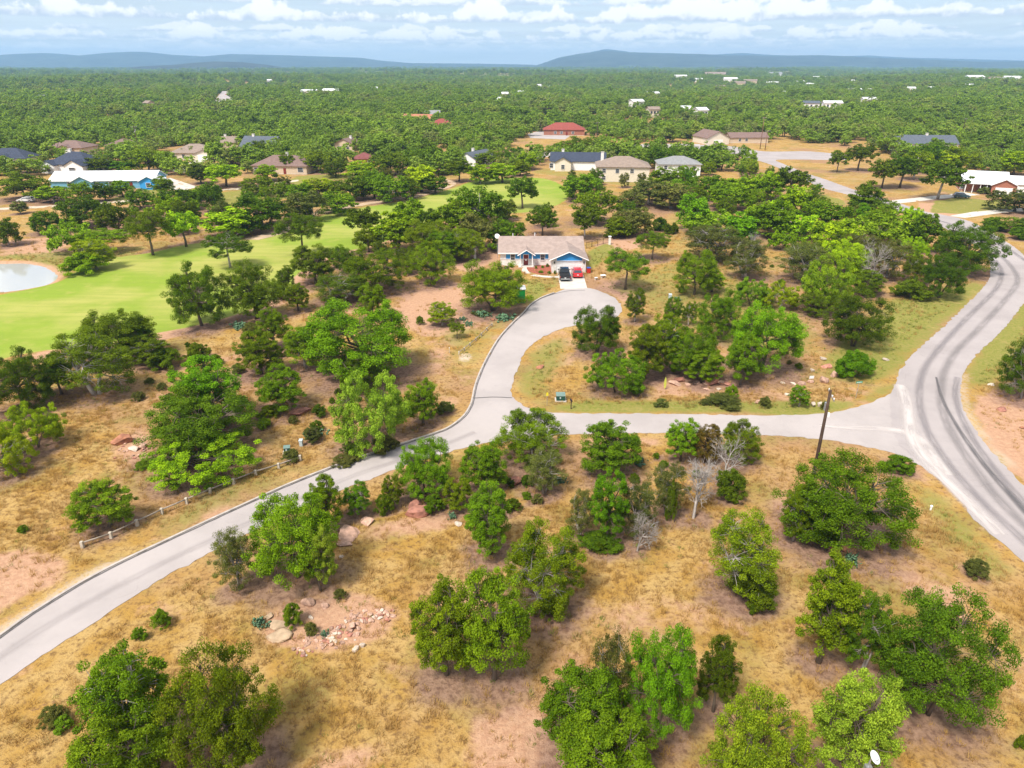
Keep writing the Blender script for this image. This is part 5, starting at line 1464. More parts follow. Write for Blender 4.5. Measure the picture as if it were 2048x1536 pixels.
# ------------------------------------------------------------------ vehicles
def car(name, label, loc, rz, paint, kind, Lc, Wc, Hc_):
    """nose towards +y"""
    o = empty(name, loc, rz, label, 'pickup' if kind == 'pickup' else 'car')
    h2 = Wc / 2
    if kind == 'pickup':
        body = [(-Lc / 2, .45), (-Lc / 2 + .05, 1.08), (-.35, 1.12), (.9, 1.12), (1.0, 1.15), (Lc / 2 - .15, 1.02), (Lc / 2, .8), (Lc / 2, .42), (-Lc / 2, .42)]
        cabp = [(-.65, 1.10), (-.55, Hc_), (1.0 - .15, Hc_), (1.55, 1.10)]
    else:
        body = [(-Lc / 2, .40), (-Lc / 2 + .02, .95), (-Lc / 2 + .25, 1.02), (.95, 1.0), (Lc / 2 - .2, .82), (Lc / 2, .62), (Lc / 2, .36), (-Lc / 2, .36)]
        cabp = [(-Lc / 2 + .18, .98), (-Lc / 2 + .55, Hc_ - .03), (-Lc / 2 + 1.3, Hc_), (.35, Hc_ - .02), (1.15, .98)]
    MB().prism(body, 'x', -h2, h2).build('body', paint, o, bevel=.07)
    cv = MB()
    n = len(cabp)
    zlo, zhi = min(q[1] for q in cabp), max(q[1] for q in cabp)
    for s_ in (-1, 1):
        for (y_, z_) in cabp:
            ins = .06 + .16 * (z_ - zlo) / (zhi - zlo)
            cv.v.append((s_ * (h2 - ins), y_, z_))
    cv.f += [tuple(range(n)), tuple(range(n, 2 * n))[::-1]] + [(i, (i + 1) % n, n + (i + 1) % n, n + i) for i in range(n)]
    cb = cv.build('cabin', paint, o, bevel=.05)
    # glass set a little proud of the cabin shell
    def pane(pts, nm):
        P = [Vector(q) for q in pts]
        nn = (P[1] - P[0]).cross(P[2] - P[0]).normalized()
        MB().raw([q + nn * .018 for q in P] + [q - nn * .01 for q in P], [(0, 1, 2, 3), (7, 6, 5, 4), (0, 4, 5, 1), (1, 5, 6, 2), (2, 6, 7, 3), (3, 7, 4, 0)]).build(nm, M['glass'], cb)
    def slope(a, b, f0, f1, nm):
        (ya, za), (yb, zb) = a, b
        def at(f):
            y_, z_ = ya + (yb - ya) * f, za + (zb - za) * f
            ins = .06 + .16 * (z_ - zlo) / (zhi - zlo) + .10
            return y_, z_, h2 - ins
        y0_, z0_, w0_ = at(f0)
        y1_, z1_, w1_ = at(f1)
        pts = [(-w0_, y0_, z0_), (w0_, y0_, z0_), (w1_, y1_, z1_), (-w1_, y1_, z1_)]
        if nm == 'windscreen':
            pts = pts[::-1]
        pane(pts, nm)
    slope(cabp[0], cabp[1], .12, .88, 'rear_window')
    slope(cabp[-1], cabp[-2], .10, .90, 'windscreen')
    for s_ in (-1, 1):
        yb0, yb1 = cabp[0][0] + .25, cabp[-1][0] - .35
        zt_ = zhi - .12
        ins0, ins1 = .06 + .16 * .12, .06 + .16 * .85
        pts = [(s_ * (h2 - ins0), yb0, zlo + .08), (s_ * (h2 - ins0), yb1, zlo + .08), (s_ * (h2 - ins1), yb1 - .45, zt_), (s_ * (h2 - ins1), yb0 + .3, zt_)]
        pane(pts if s_ > 0 else pts[::-1], 'side_window')
    if kind == 'pickup':
        MB().box(-h2 + .12, h2 - .12, -Lc / 2 + .12, -.78, 1.085, 1.135).build('bed_cover', M['tyre'], o)
        MB().box(-h2 + .1, h2 - .1, -Lc / 2 - .08, -Lc / 2 + .02, .42, .62).build('rear_bumper', M['metal'], o)
    for s_ in (-1, 1):
        for yy in (-Lc * .30, Lc * .31):
            rw = .38 if kind == 'pickup' else .33
            wl = MB().tube([(s_ * (h2 - .20), yy, rw), (s_ * (h2 + .015), yy, rw)], rw, 16).build('wheel', M['tyre'], o)
            MB().tube([(s_ * (h2 + .012), yy, rw), (s_ * (h2 + .03), yy, rw)], rw * .62, 12).build('rim', M['rim'], wl)
        MB().box(s_ * h2 - .12 if s_ > 0 else -h2 + .0, s_ * h2 + .0 if s_ > 0 else -h2 + .12, -Lc / 2 - .025, -Lc / 2 + .06, .72, 1.0).build('tail_light', M['tail'], o)
        MB().box(s_ * (h2 - .3) - .2, s_ * (h2 - .3) + .2, Lc / 2 - .08, Lc / 2 + .02, .62, .76).build('headlight', M['rim'], o)
        MB().box(min(s_ * h2, s_ * (h2 + .2)), max(s_ * h2, s_ * (h2 + .2)), cabp[-1][0] - .45, cabp[-1][0] - .3, zlo + .05, zlo + .22).build('mirror', paint, o)
    MB().box(-.16, .16, -Lc / 2 - .03, -Lc / 2 + .0, .66, .78).build('number_plate', M['white'], o)
    return o
tp, rp = G(1130.5, 564), G(1155.5, 558)
car('pickup_truck', 'black pickup truck parked on the driveway of the blue house', (tp.x, tp.y + 2.85, .05), 0, M['carblack'], 'pickup', 5.7, 2.0, 1.85)
car('parked_car', 'red hatchback parked beside the black pickup', (rp.x, rp.y + 2.1, .05), 0, M['carred'], 'car', 4.2, 1.85, 1.6)
bp = G(1922, 396)
car('parked_car', 'dark blue car on the dirt drive before the red brick house', (bp.x, bp.y, .03), math.radians(-105), M['carblue'], 'car', 4.5, 1.85, 1.6)
bp = G(53, 404)
car('parked_car', 'white car parked under trees beside the sandy track', (bp.x, bp.y, .03), math.radians(95), M['carwhite'], 'car', 4.6, 1.85, 1.45)
bp = G(454, 196)
car('parked_car', 'small red car driving along the far street through the woods', (bp.x, bp.y, 1.6 + float(relief(bp.x, bp.y))), .1, M['carred'], 'car', 4.5, 1.9, 1.6)

# ------------------------------------------------------------------ poles, signs, boxes, fences
def utility_pole(px, py, h, label, wm, rz=0.0, tilt=(0, 0), gear=True, rad=.15):
    b = G(px, py)
    o = empty('utility_pole', (b.x, b.y, float(relief(b.x, b.y)) - .1), rz, label, 'utility pole', 'wooden utility poles')
    o.rotation_euler = (tilt[0], tilt[1], rz)
    MB().tube([(0, 0, 0), (0, 0, h * .5), (0, 0, h)], [rad * 1.2, rad, rad * .8], 10).build('pole', wm, o, True)
    ca = MB().box(-1.2, 1.2, -.19, -.10, h - .55, h - .42).build('crossarm', M['wood'], o)
    for x_ in (-1.1, -.45, .45, 1.1):
        MB().tube([(x_, -.145, h - .42), (x_, -.145, h - .30), (x_, -.145, h - .24)], [.035, .06, .03], 6).build('insulator', M['white'], ca)
    if gear:
        MB().tube([(.32, 0, h - 2.1), (.32, 0, h - 1.35)], .2, 10).build('transformer', M['metal'], o)
        MB().box(.1, .3, -.05, .05, h - 1.8, h - 1.6).build('bracket', M['darkmetal'], o)
        MB().box(-.09, .09, -.32, -.13, h - 2.6, h - 2.2).build('meter_box', M['white'], o)
        MB().tube([(.12, -.1, h - 2.4), (.35, -.1, h - 3.0), (.28, -.1, h - 3.9), (.13, -.1, h - 4.3)], .02, 5).build('loose_cable', M['darkmetal'], o)
    return o
yb = 985
hp = rise(G(1617, yb).y, 780)
utility_pole(1620, yb, hp, 'tall dark utility pole rising behind the big oak at the cross lane', M['darkwood'], math.radians(78), (0, math.radians(.8)))
utility_pole(281, 318, 13.5, 'utility pole above the maroon brown hipped house', M['darkwood'], .3)
utility_pole(1520, 298, 14.5, 'taller reddish utility pole at the far junction', M['redwood'], .2, gear=False)
utility_pole(1530, 300, 9.0, 'shorter reddish utility pole at the far junction', M['redwood'], .2, gear=False)
utility_pole(1193, 296, 12.0, 'dark utility pole beside the far street clearing', M['darkwood'], .5, gear=False)
utility_pole(1389, 275, 12, 'utility pole behind the cream gabled garage house', M['darkwood'], .5, gear=False)
utility_pole(1920, 285, 12, 'utility pole right of the slate blue roof', M['darkwood'], .5, gear=False)

def rail_fence(pts, label, ph, pr, rr):
    P = Gs(pts)
    o = empty('rail_fence', P[0], 0, label, 'fence')
    for q in P:
        l_ = q - P[0]
        pz = MB().box(l_.x - pr, l_.x + pr, l_.y - pr, l_.y + pr, -.2, ph).build('post', M['post'], o, bevel=.03)
    for a, b in zip(P[:-1], P[1:]):
        a, b = a - P[0], b - P[0]
        MB().tube([a + Vector((0, 0, ph * .78)), a.lerp(b, .5) + Vector((0, 0, ph * .74)), b + Vector((0, 0, ph * .78))], rr, 7).build('rail', M['wood'], o, True)
rail_fence([(166, 1095), (223, 1076), (275, 1051), (325, 1028), (374, 1007), (421, 987), (468, 968), (512, 951), (558, 937), (601, 921)], 'low log rail fence with pale stone posts along the lane verge', .62, .12, .075)
rail_fence([(918, 709), (929, 701), (940, 692), (952, 682), (963, 672), (974, 661), (984, 652)], 'short pale rail fence on the grass left of the cul-de-sac lane', .5, .09, .06)
def iron_fence(a, b, label, h=1.4):
    A, B = G(*a), G(*b)
    n = max(2, int((B - A).length / 1.9))
    o = empty('iron_fence', A, 0, label, 'fence')
    D = B - A
    for i in range(n + 1):
        c = D * i / n
        MB().box(c.x - .035, c.x + .035, c.y - .035, c.y + .035, -.1, h).build('post', M['darkmetal'], o)
    for z_ in (.18, h - .12):
        MB().tube([Vector((0, 0, z_)), D + Vector((0, 0, z_))], .025, 5).build('rail', M['darkmetal'], o)
    k2 = int(D.length / .2)
    for i in range(1, k2):
        c = D * i / k2
        MB().tube([(c.x, c.y, .05), (c.x, c.y, h - .05)], .012, 3).build('picket', M['darkmetal'], o)
iron_fence((950, 516), (999, 492), 'black iron fence left of the blue house')
iron_fence((1172, 497), (1217, 486), 'black iron fence right of the blue house')
iron_fence((999, 492), (1000, 478), 'black iron fence running back along the side of the blue house')
for a, lb in (((950, 517), 'white stone gate pillar at the end of the left iron fence'), ((1219, 489), 'white stone gate pillar at the end of the right iron fence')):
    g = G(*a)
    o = empty('gate_pillar', g, 0, lb, 'pillar')
    MB().box(-.25, .25, -.25, .25, -.1, 1.75).build('shaft', M['stonewhite'], o, bevel=.02)
    MB().box(-.32, .32, -.32, .32, 1.75, 1.88).build('cap', M['white'], o)

def cabinet(px, py, w_, d_, h_, mt, label, pad=True, rz=0.0, topm=None):
    g = G(px, py)
    o = empty('utility_cabinet', g, rz, label, 'utility box')
    MB().box(-w_ / 2, w_ / 2, -d_ / 2, d_ / 2, .1 if pad else -.05, h_ * .82).build('body', mt, o, bevel=.02)
    MB().prism([(-d_ / 2 - .03, h_ * .82), (d_ / 2 + .03, h_ * .82), (d_ / 2 + .03, h_), (-d_ / 2 - .03, h_ * .88)], 'x', -w_ / 2 - .03, w_ / 2 + .03).build('lid', topm or mt, o)
    if pad:
        MB().box(-w_ / 2 - .15, w_ / 2 + .15, -d_ / 2 - .15, d_ / 2 + .15, -.1, .1).build('pad', M['concrete'], o)
    MB().box(-.13, .02, -d_ / 2 - .012, -d_ / 2 + .01, h_ * .45, h_ * .72).build('label_plate', M['utilgrey'], o)
    return o
cabinet(1121, 800, 1.05, .9, .85, M['utilgreen'], 'dark green transformer cabinet on a concrete pad above the lane junction', topm=M['utilmid'])
cabinet(575, 905, .62, .5, .75, M['utilgreen'], 'small dark green cabinet in brush by the rail fence end', rz=.2, topm=M['utilmid'])
cabinet(603, 892, .34, .34, .8, M['utilgrey'], 'small pale grey pedestal box beside the green cabinet', False)
cabinet(206, 1402, .42, .42, .85, M['utilgrey'], 'white utility box on the slope beside the leaning elm', False, rz=.4)
cabinet(1340, 597, .5, .45, .85, M['utilgrey'], 'pale pedestal box inside the road loop', False)
cabinet(491, 915, .5, .35, .35, M['utilgrey'], 'low pale meter box under the dark oak by the rail fence', False)

o = empty('wheelie_bin', G(1177, 546), .1, 'red wheeled bin with a blue lid beside the garage', 'bin')
MB().prism([(-.28, 0.04), (.28, .04), (.34, 1.0), (-.34, 1.0)], 'x', -.32, .32).build('body', M['binred'], o, bevel=.03)
MB().box(-.37, .37, -.40, .38, 1.0, 1.12).build('lid', M['binblue'], o, bevel=.02)
MB().tube([(-.36, .3, .14), (.36, .3, .14)], .13, 10).build('wheel', M['tyre'], o)
g = G(1041, 606)
o = empty('green_shed', (g.x - .5, g.y + 1.0, 0), .1, 'vivid green box-shaped shed with a white top half hidden by the round oak', 'shed')
MB().box(-1.2, 1.2, -1.1, 1.1, 0, 2.35).build('wall', M['vivgreen'], o)
MB().prism([(-1.25, 2.35), (1.25, 2.35), (1.25, 2.45), (0, 2.75), (-1.25, 2.45)], 'x', -1.3, 1.3).build('roof', M['white'], o)
for i in range(7):
    MB().box(-1.1 + i * .34, -1.04 + i * .34, -1.13, -1.1, .05, 2.3).build('rib', M['vivgreen'], o)
MB().box(.2, .9, -1.14, -1.102, .1, 2.0).build('door', M['vivgreen'], o)

o = empty('post_box', G(1142, 818), .2, 'black mailbox on a post at the lane verge', 'mailbox')
MB().box(-.05, .05, -.05, .05, -.1, 1.05).build('post', M['darkwood'], o)
MB().prism([(-.09, 1.05), (.09, 1.05), (.09, 1.18), (.05, 1.25), (-.05, 1.25), (-.09, 1.18)], 'y', -.26, .26).build('box', M['darkmetal'], o)
MB().box(.09, .115, .05, .12, 1.12, 1.34).build('flag', M['binred'], o)
o = empty('marker_sign', G(1094, 812), .0, 'small yellow marker plate on a thin post left of the green cabinet', 'sign')
MB().tube([(0, 0, -.1), (0, 0, 1.7)], .025, 6).build('post', M['metal'], o)
MB().prism([(-.12, 1.35), (.12, 1.35), (.12, 1.72), (.08, 1.78), (-.08, 1.78), (-.12, 1.72)], 'y', -.04, -.02).build('plate', M['yellow'], o)
o = empty('feather_flag', G(1329, 780), .3, 'yellow leaf-shaped flag standing before the boulder row', 'flag')
MB().tube([(0, 0, -.1), (0, 0, .5), (0, 0, 1.75)], .018, 5).build('pole', M['metal'], o)
MB().prism([(-.02, .15), (.14, .45), (.17, .95), (.10, 1.5), (0, 1.8), (-.14, 1.4), (-.18, .9), (-.12, .4)], 'y', -.035, -.02).build('cloth', M['yellowgreen'], o)
o = empty('street_sign', G(1711, 797), .15, 'green street name sign on a thin post at the road junction', 'street sign')
MB().tube([(0, 0, -.1), (0, 0, 2.3)], .03, 6).build('post', M['metal'], o)
pl = MB().box(-.42, .42, -.045, -.03, 2.05, 2.30).build('plate', M['signgreen'], o)
for i, (a, b2) in enumerate(((-.34, -.18), (-.14, .02), (.06, .20), (.24, .34))):
    MB().box(a, b2, -.05, -.046, 2.14, 2.21).build('lettering', M['white'], pl)
o = empty('yard_sign', G(1622, 762), .1, 'small white yard sign beside the pink boulders', 'sign')
MB().box(-.3, .3, -.02, .0, .35, .72).build('plate', M['white'], o)
for s_ in (-.22, .22):
    MB().tube([(s_, .01, -.05), (s_, .01, .5)], .012, 4).build('stake', M['metal'], o)
for i, (a, lb, w_) in enumerate((((1206, 555), 'white concrete garden table on bare ground right of the driveway', 1.0), ((1192, 560), 'small white garden stool beside the garden table', .55))):
    o = empty('garden_table' if i == 0 else 'garden_stool', G(*a), .3, lb, 'table' if i == 0 else 'stool')
    MB().box(-w_ / 2, w_ / 2, -w_ * .35, w_ * .35, .40, .50).build('top', M['white'], o, bevel=.02)
    for s_ in (-1, 1):
        MB().box(s_ * w_ * .3 - .07, s_ * w_ * .3 + .07, -w_ * .25, w_ * .25, -.05, .40).build('leg', M['concrete'], o)
# dish on a mast at the bottom of the frame
g = G(1704, 1640)
o = empty('mast_dish', (g.x, g.y, 0), 0, 'white dish on a thin grey mast among the tree tops', 'satellite dish')
hh = rise(g.y, 1515)
MB().tube([(0, 0, -.1), (0, 0, hh - .4), (.03, 0, hh)], [.06, .05, .03], 8).build('mast', M['metal'], o)
q = MB().raw(*bowl(.33, .14)).build('bowl', M['white'], o, True)
q.location = (.07, -.05, hh + .05)
q.rotation_euler = (math.radians(-50), 0, math.radians(50))
MB().tube([(0.03, 0, hh - .1), (.2, -.25, hh + .1), (.22, -.28, hh + .25)], .018, 5).build('feed_arm', M['metal'], o)
MB().box(-.16, .16, -.12, .12, hh - .95, hh - .6).build('junction_box', M['metal'], o)
for i, a in enumerate(((802, 840), (816, 835), (828, 832))):
    o = empty('marker_stake', G(*a), 0, 'thin pale survey stake in brush at the lane kerb', 'stake', 'survey stakes by the kerb')
    MB().box(-.04, .04, -.04, .04, -.1, .8).build('shaft', M['post'], o)
    MB().box(-.042, .042, -.042, .042, .8, .92).build('tip', M['white'], o)
o = empty('marker_stake', G(899, 706), 0, 'thin pale survey stake on the dry grass by the short rail fence', 'stake')
MB().box(-.04, .04, -.04, .04, -.1, .7).build('shaft', M['post'], o)
MB().box(-.042, .042, -.042, .042, .7, .85).build('tip', M['white'], o)
o = empty('marker_stub', G(1861, 1020), 0, 'small white marker stub in grass by the curved road', 'marker')
MB().tube([(0, 0, -.05), (0, 0, .4)], .09, 8).build('shaft', M['white'], o)
MB().tube([(0, 0, .4), (0, 0, .48), (0, 0, .52)], [.13, .11, .04], 8).build('cap', M['white'], o)

# ------------------------------------------------------------------ rocks
def rock_mesh(seed):
    r = np.random.default_rng(seed)
    bm = bmesh.new()
    bmesh.ops.create_icosphere(bm, subdivisions=3, radius=1)
    V = np.array([v.co[:] for v in bm.verts])
    for _ in range(13):
        n = r.normal(size=3)
        n /= np.linalg.norm(n)
        d = r.uniform(.45, .82)
        s_ = V @ n - d
        V -= np.outer(np.clip(s_, 0, None), n)
    V *= np.array([1, r.uniform(.7, .95), r.uniform(.55, .8)])
    for v, c in zip(bm.verts, V):
        v.co = Vector(c) * (1 + .05 * mnoise.noise(Vector(c) * 3 + Vector((seed, 0, 0))))
    bmesh.ops.dissolve_limit(bm, angle_limit=.10, verts=bm.verts, edges=bm.edges)
    me = bpy.data.meshes.new('rock')
    bm.to_mesh(me)
    bm.free()
    me.materials.append(M['rockpink'])
    return me
ROCKS = [rock_mesh(s_) for s_ in range(7)]
rr_ = random.Random(4)
def rock(px, py, wpx, mt, label, group, flat=1.0, sink=.25, name='boulder'):
    g = G(px, py)
    r = wpx * mpp(g.y) / 2
    o = link_mesh(name, rr_.choice(ROCKS))
    o.location = (g.x, g.y, r * .5 * flat - r * sink * flat)
    o.scale = (r, r * rr_.uniform(.8, 1.1), r * flat)
    o.rotation_euler = (rr_.uniform(-.15, .15), rr_.uniform(-.15, .15), rr_.uniform(0, 6.28))
    o.material_slots[0].link = 'OBJECT'
    o.material_slots[0].material = M[mt]
    tag(o, label, 'rock', group)
    return o
for (x, y, w_, mt, fl, lb) in [(830, 1028, 62, 'rockred', .75, 'largest pinkish red boulder below the neat round tree'), (832, 1012, 40, 'rockred', .9, 'dark red boulder leaning behind the pink one'), (700, 1066, 70, 'rockpink', .28, 'flat pink slab in the bare ground left of the red boulder'), (735, 1045, 44, 'rockpink', .3, 'flat pink slab nearest the red boulder'), (690, 1087, 40, 'rockpink', .28, 'flat pink slab at the edge of the golden grass'),
                       (916, 1049, 18, 'rockpale', .9, 'small tan stone beside a cactus right of the red boulder'), (683, 1114, 12, 'rockpale', .9, 'small pale stone under the green oak clump'), (246, 884, 46, 'rockbrown', .95, 'dark brown jagged boulder at the edge of the large oak'), (268, 900, 26, 'rockpale', .8, 'pale boulder below the dark brown one'), (285, 893, 26, 'rockpink', .8, 'pink boulder right of the dark brown one'),
                       (600, 824, 46, 'rockred', .45, 'long red slab beneath the small fresh green tree'), (1030, 966, 34, 'rockred', .85, 'red boulder under the grey olive juniper'), (1672, 1102, 24, 'rockbrown', 1.0, 'rust boulder left of a pair under the big oak'), (1690, 1101, 28, 'rockbrown', .9, 'rust boulder right of a pair under the big oak'), (478, 910, 26, 'rockpink', .5, 'pink stone beside the low meter box'),
                       (1360, 762, 26, 'rockred', .8, None), (1348, 768, 34, 'rockpink', .6, None), (1375, 772, 20, 'rockpink', .5, None), (1395, 768, 20, 'rockpink', .7, None), (1410, 768, 18, 'rockpink', .7, None), (1424, 766, 42, 'rockred', .9, 'biggest red boulder in the row under the loop oaks'), (1443, 768, 28, 'rockpink', .8, None), (1455, 770, 22, 'rockred', .7, None), (1413, 779, 18, 'rockpink', .5, None), (1437, 779, 14, 'rockpale', .5, None),
                       (1605, 768, 20, 'rockpink', .7, None), (1619, 764, 18, 'rockpink', .7, None), (1646, 762, 30, 'rockpink', .8, None), (1667, 753, 28, 'rockpink', .9, None), (1645, 718, 18, 'rockpale', .7, None), (1655, 735, 28, 'rockred', .5, None), (1625, 742, 14, 'rockpale', .6, None), (1566, 767, 12, 'rockpale', .7, None), (1585, 768, 16, 'rockpale', .7, None), (1573, 790, 18, 'rockpale', .6, None), (1772, 720, 16, 'rockpale', .6, None),
                       (1626, 812, 18, 'rockpale', 1.0, 'upright pale stone by the road junction shrubs'), (1640, 812, 20, 'rockpale', 1.1, 'taller upright pale stone by the road junction shrubs'), (1313, 811, 15, 'rockpale', 1.1, 'pale stone with a shrub at the lane verge'), (1516, 806, 22, 'rockpink', .9, 'pink stone with orange flowers at the lane verge'), (2003, 820, 22, 'rockred', .7, 'red stone on the bare bank right of the bend'), (1983, 770, 18, 'rockpale', .4, 'flat pale stone on the grass bank right of the bend'),
                       (1080, 735, 22, 'rockbrown', .5, 'brown stump-like stone on the grass point'), (984, 640, 14, 'rockbrown', .7, 'dark stone at the upper end of the short rail fence'), (2044, 856, 14, 'rockbrown', .7, 'dark rock under the right edge oak')]:
    grp = 'boulders under the loop oaks' if 1335 < x < 1470 and y < 800 else ('pale boulders above the road junction' if 1560 < x < 1780 and y < 800 else 'single boulders')
    if lb is None:
        tone = {'rockpink': 'pink', 'rockred': 'red', 'rockpale': 'pale'}[mt]
        lb = f'{tone} boulder in the row under the loop oaks' if grp == 'boulders under the loop oaks' else f'{tone} boulder scattered beside the round shrub near the sign'
    rock(x, y, w_, mt, lb, grp, fl)
# rubble heap in the dry lot
PILE = [(616, 1208, 30, 'rockpink', 1.3, 'upright pink boulder beneath the green oak clump'), (650, 1213, 22, 'rockpink', .6, 'low pink boulder at the top of the rubble'), (623, 1236, 16, 'rockpale', .5, 'flat white stone on the rubble heap'), (540, 1233, 22, 'rocktan', .6, 'flat pale slab on the left rim of the rubble'),
        (705, 1254, 24, 'rockpink', .8, 'largest tan boulder on top of the rubble heap'), (712, 1299, 22, 'rockpale', .9, 'pale tan boulder lying below the rubble heap'), (726, 1293, 18, 'rockpale', .9, 'round white stone lying below the rubble heap'), (685, 1287, 14, 'rockpink', .9, 'squarish pink stone below the rubble heap'), (556, 1276, 60, 'rocktan', .35, 'long pale sandstone slab at the left of the rubble'), (560, 1250, 44, 'rocktan', .35, 'pale sandstone slab above the long one')]
for q in PILE:
    rock(q[0], q[1], q[2], q[3], q[5], 'rubble heap stones', q[4])
for i in range(135):
    t_ = rr_.random()
    ax, ay = 600 + t_ * 110, 1305 - t_ * 58
    x, y = ax + rr_.gauss(0, 16), ay + rr_.gauss(0, 9)
    if i % 3 == 0:
        x, y = 700 + rr_.uniform(-5, 90), 1218 + rr_.uniform(0, 26)
    mt = rr_.choice(('rockpink', 'rockpink', 'rockred', 'rockpale', 'rockpink'))
    tone = {'rockpink': 'pink', 'rockred': 'reddish', 'rockpale': 'pale'}[mt]
    rock(x, y, rr_.uniform(6, 17), mt, f'broken {tone} granite stone in the rubble heap of the dry lot', 'rubble heap stones', rr_.uniform(.6, 1), .36, 'stone')
for i in range(26):
    x, y = rr_.uniform(228, 312), rr_.uniform(880, 920)
    rock(x, y, rr_.uniform(5, 12), rr_.choice(('rockpink', 'rockred')), 'small granite stone in the scree beside the dark brown boulder', 'scree stones', .7, .2, 'stone')

# prickly pear clumps
def cactus_form(seed, n):
    r = np.random.default_rng(seed)
    mb = MB()
    for i in range(n):
        a, rad = r.random() * 6.28, abs(r.normal()) * .4
        base = Vector((rad * math.cos(a), rad * math.sin(a), 0))
        lvl = 1 + int(r.integers(3))
        up = Vector((r.normal() * .25, r.normal() * .25, 1)).normalized()
        for _ in range(lvl):
            s_ = r.uniform(.11, .17)
            fac = Vector((r.normal(), r.normal(), 0)).normalized()
            side = up.cross(fac).normalized()
            nrm = side.cross(up).normalized()
            c = base + up * s_
            ring = [c + side * (math.cos(6.283 * k2 / 8) * s_ * .75) + up * (math.sin(6.283 * k2 / 8) * s_) for k2 in range(8)]
            v = ring + [c + nrm * .03, c - nrm * .03]
            mb.raw(v, [(k2, (k2 + 1) % 8, 8) for k2 in range(8)] + [((k2 + 1) % 8, k2, 9) for k2 in range(8)])
            base = base + up * s_ * 1.75
            up = (up + Vector(r.normal(size=3)) * .35).normalized()
            up.z = abs(up.z)
    return mb.mesh('prickly_pear', M['cactus'], True)
CF = [cactus_form(1, 45), cactus_form(2, 60)]
for i, (x, y, w_, lb) in enumerate([(965, 632, 44, 'prickly pear patch under the round oak by the cul-de-sac'), (1010, 640, 50, 'sprawling prickly pear at the kerb below the round oak'), (938, 650, 28, 'prickly pear clump beside the small bright tree'), (925, 640, 24, 'prickly pear clump nearest the small bright tree'), (1702, 1122, 46, 'dark prickly pear beside the rust boulders under the big oak'), (522, 1250, 44, 'prickly pear at the left rim of the rubble heap'),
                                     (632, 872, 44, 'upright prickly pear near the pale pedestal box'), (905, 1035, 24, 'prickly pear beside the small tan stone'), (1118, 965, 34, 'prickly pear under the grey olive juniper'), (1275, 925, 46, 'grey prickly pear beside the bare dead tree'), (1130, 560, 1, None), (650, 1272, 22, 'small prickly pear amid the rubble stones'), (480, 655, 44, 'prickly pear patch in the rough beside the fairway'), (850, 372, 40, 'prickly pear patch by the sandy cart path'), (1355, 600, 22, 'prickly pear beside the pale pedestal box in the loop')]):
    if lb is None:
        continue
    g = G(x, y)
    o = link_mesh('prickly_pear', CF[i % 2])
    s_ = w_ * mpp(g.y) / 1.6
    o.location = (g.x, g.y, -.02)
    o.scale = (s_, s_, max(.8, s_ * .6))
    o.rotation_euler = (0, 0, i * 1.3)
    tag(o, lb, 'cactus', 'prickly pear clumps')
# garden plants in the flower bed
for i, (x, y, w_) in enumerate(((1082, 546, 12), (1098, 548, 8), (1110, 548, 7), (1085, 536, 8), (1072, 538, 6), (1095, 534, 8))):
    g = G(x, y)
    e = (x, y, y, w_, 'low', 'mid', 'small green garden shrub in the red mulch bed before the blue house')
    plant(e, g, .6 + .1 * (i % 3), w_ * mpp(g.y), 900 + i)

# ------------------------------------------------------------------ far woods and grass: instanced vegetation too many to count
def scatter_object(name, pts, scl, rot, idx, protos, extra=None):
    me = bpy.data.meshes.new(name)
    me.from_pydata([tuple(q) for q in pts], [], [])
    a = me.attributes.new('scl', 'FLOAT_VECTOR', 'POINT')
    a.data.foreach_set('vector', np.ascontiguousarray(scl, np.float32).ravel())
    a = me.attributes.new('rotz', 'FLOAT', 'POINT')
    a.data.foreach_set('value', np.ascontiguousarray(rot, np.float32))
    a = me.attributes.new('pick', 'INT', 'POINT')
    a.data.foreach_set('value', np.ascontiguousarray(idx, np.int32))
    for k_, v_ in (extra or {}).items():
        vattr(me, k_, v_)
    col = bpy.data.collections.new(name + '_sources')
    for i, pm in enumerate(protos):
        po = bpy.data.objects.new(f'{name}_source_{i}', pm)
        col.objects.link(po)
    o = link_mesh(name, me)
    ng = bpy.data.node_groups.new(name + '_nodes', 'GeometryNodeTree')
    ng.interface.new_socket('Geometry', in_out='INPUT', socket_type='NodeSocketGeometry')
    ng.interface.new_socket('Geometry', in_out='OUTPUT', socket_type='NodeSocketGeometry')
    n = ng.nodes
    gi, go = n.new('NodeGroupInput'), n.new('NodeGroupOutput')
    ci = n.new('GeometryNodeCollectionInfo')
    ci.inputs['Collection'].default_value = col
    ci.inputs['Separate Children'].default_value = True
    ci.inputs['Reset Children'].default_value = True
    iop = n.new('GeometryNodeInstanceOnPoints')
    iop.inputs['Pick Instance'].default_value = True
    def named(nm, dt):
        q = n.new('GeometryNodeInputNamedAttribute')
        q.data_type = dt
        q.inputs['Name'].default_value = nm
        return q.outputs['Attribute']
    cx_ = n.new('ShaderNodeCombineXYZ')
    lk = ng.links.new
    lk(named('rotz', 'FLOAT'), cx_.inputs[2])
    lk(gi.outputs[0], iop.inputs['Points'])
    lk(ci.outputs[0], iop.inputs['Instance'])
    lk(named('pick', 'INT'), iop.inputs['Instance Index'])
    lk(cx_.outputs[0], iop.inputs['Rotation'])
    lk(named('scl', 'FLOAT_VECTOR'), iop.inputs['Scale'])
    lk(iop.outputs[0], go.inputs[0])
    md = o.modifiers.new('scatter', 'NODES')
    md.node_group = ng
    return o

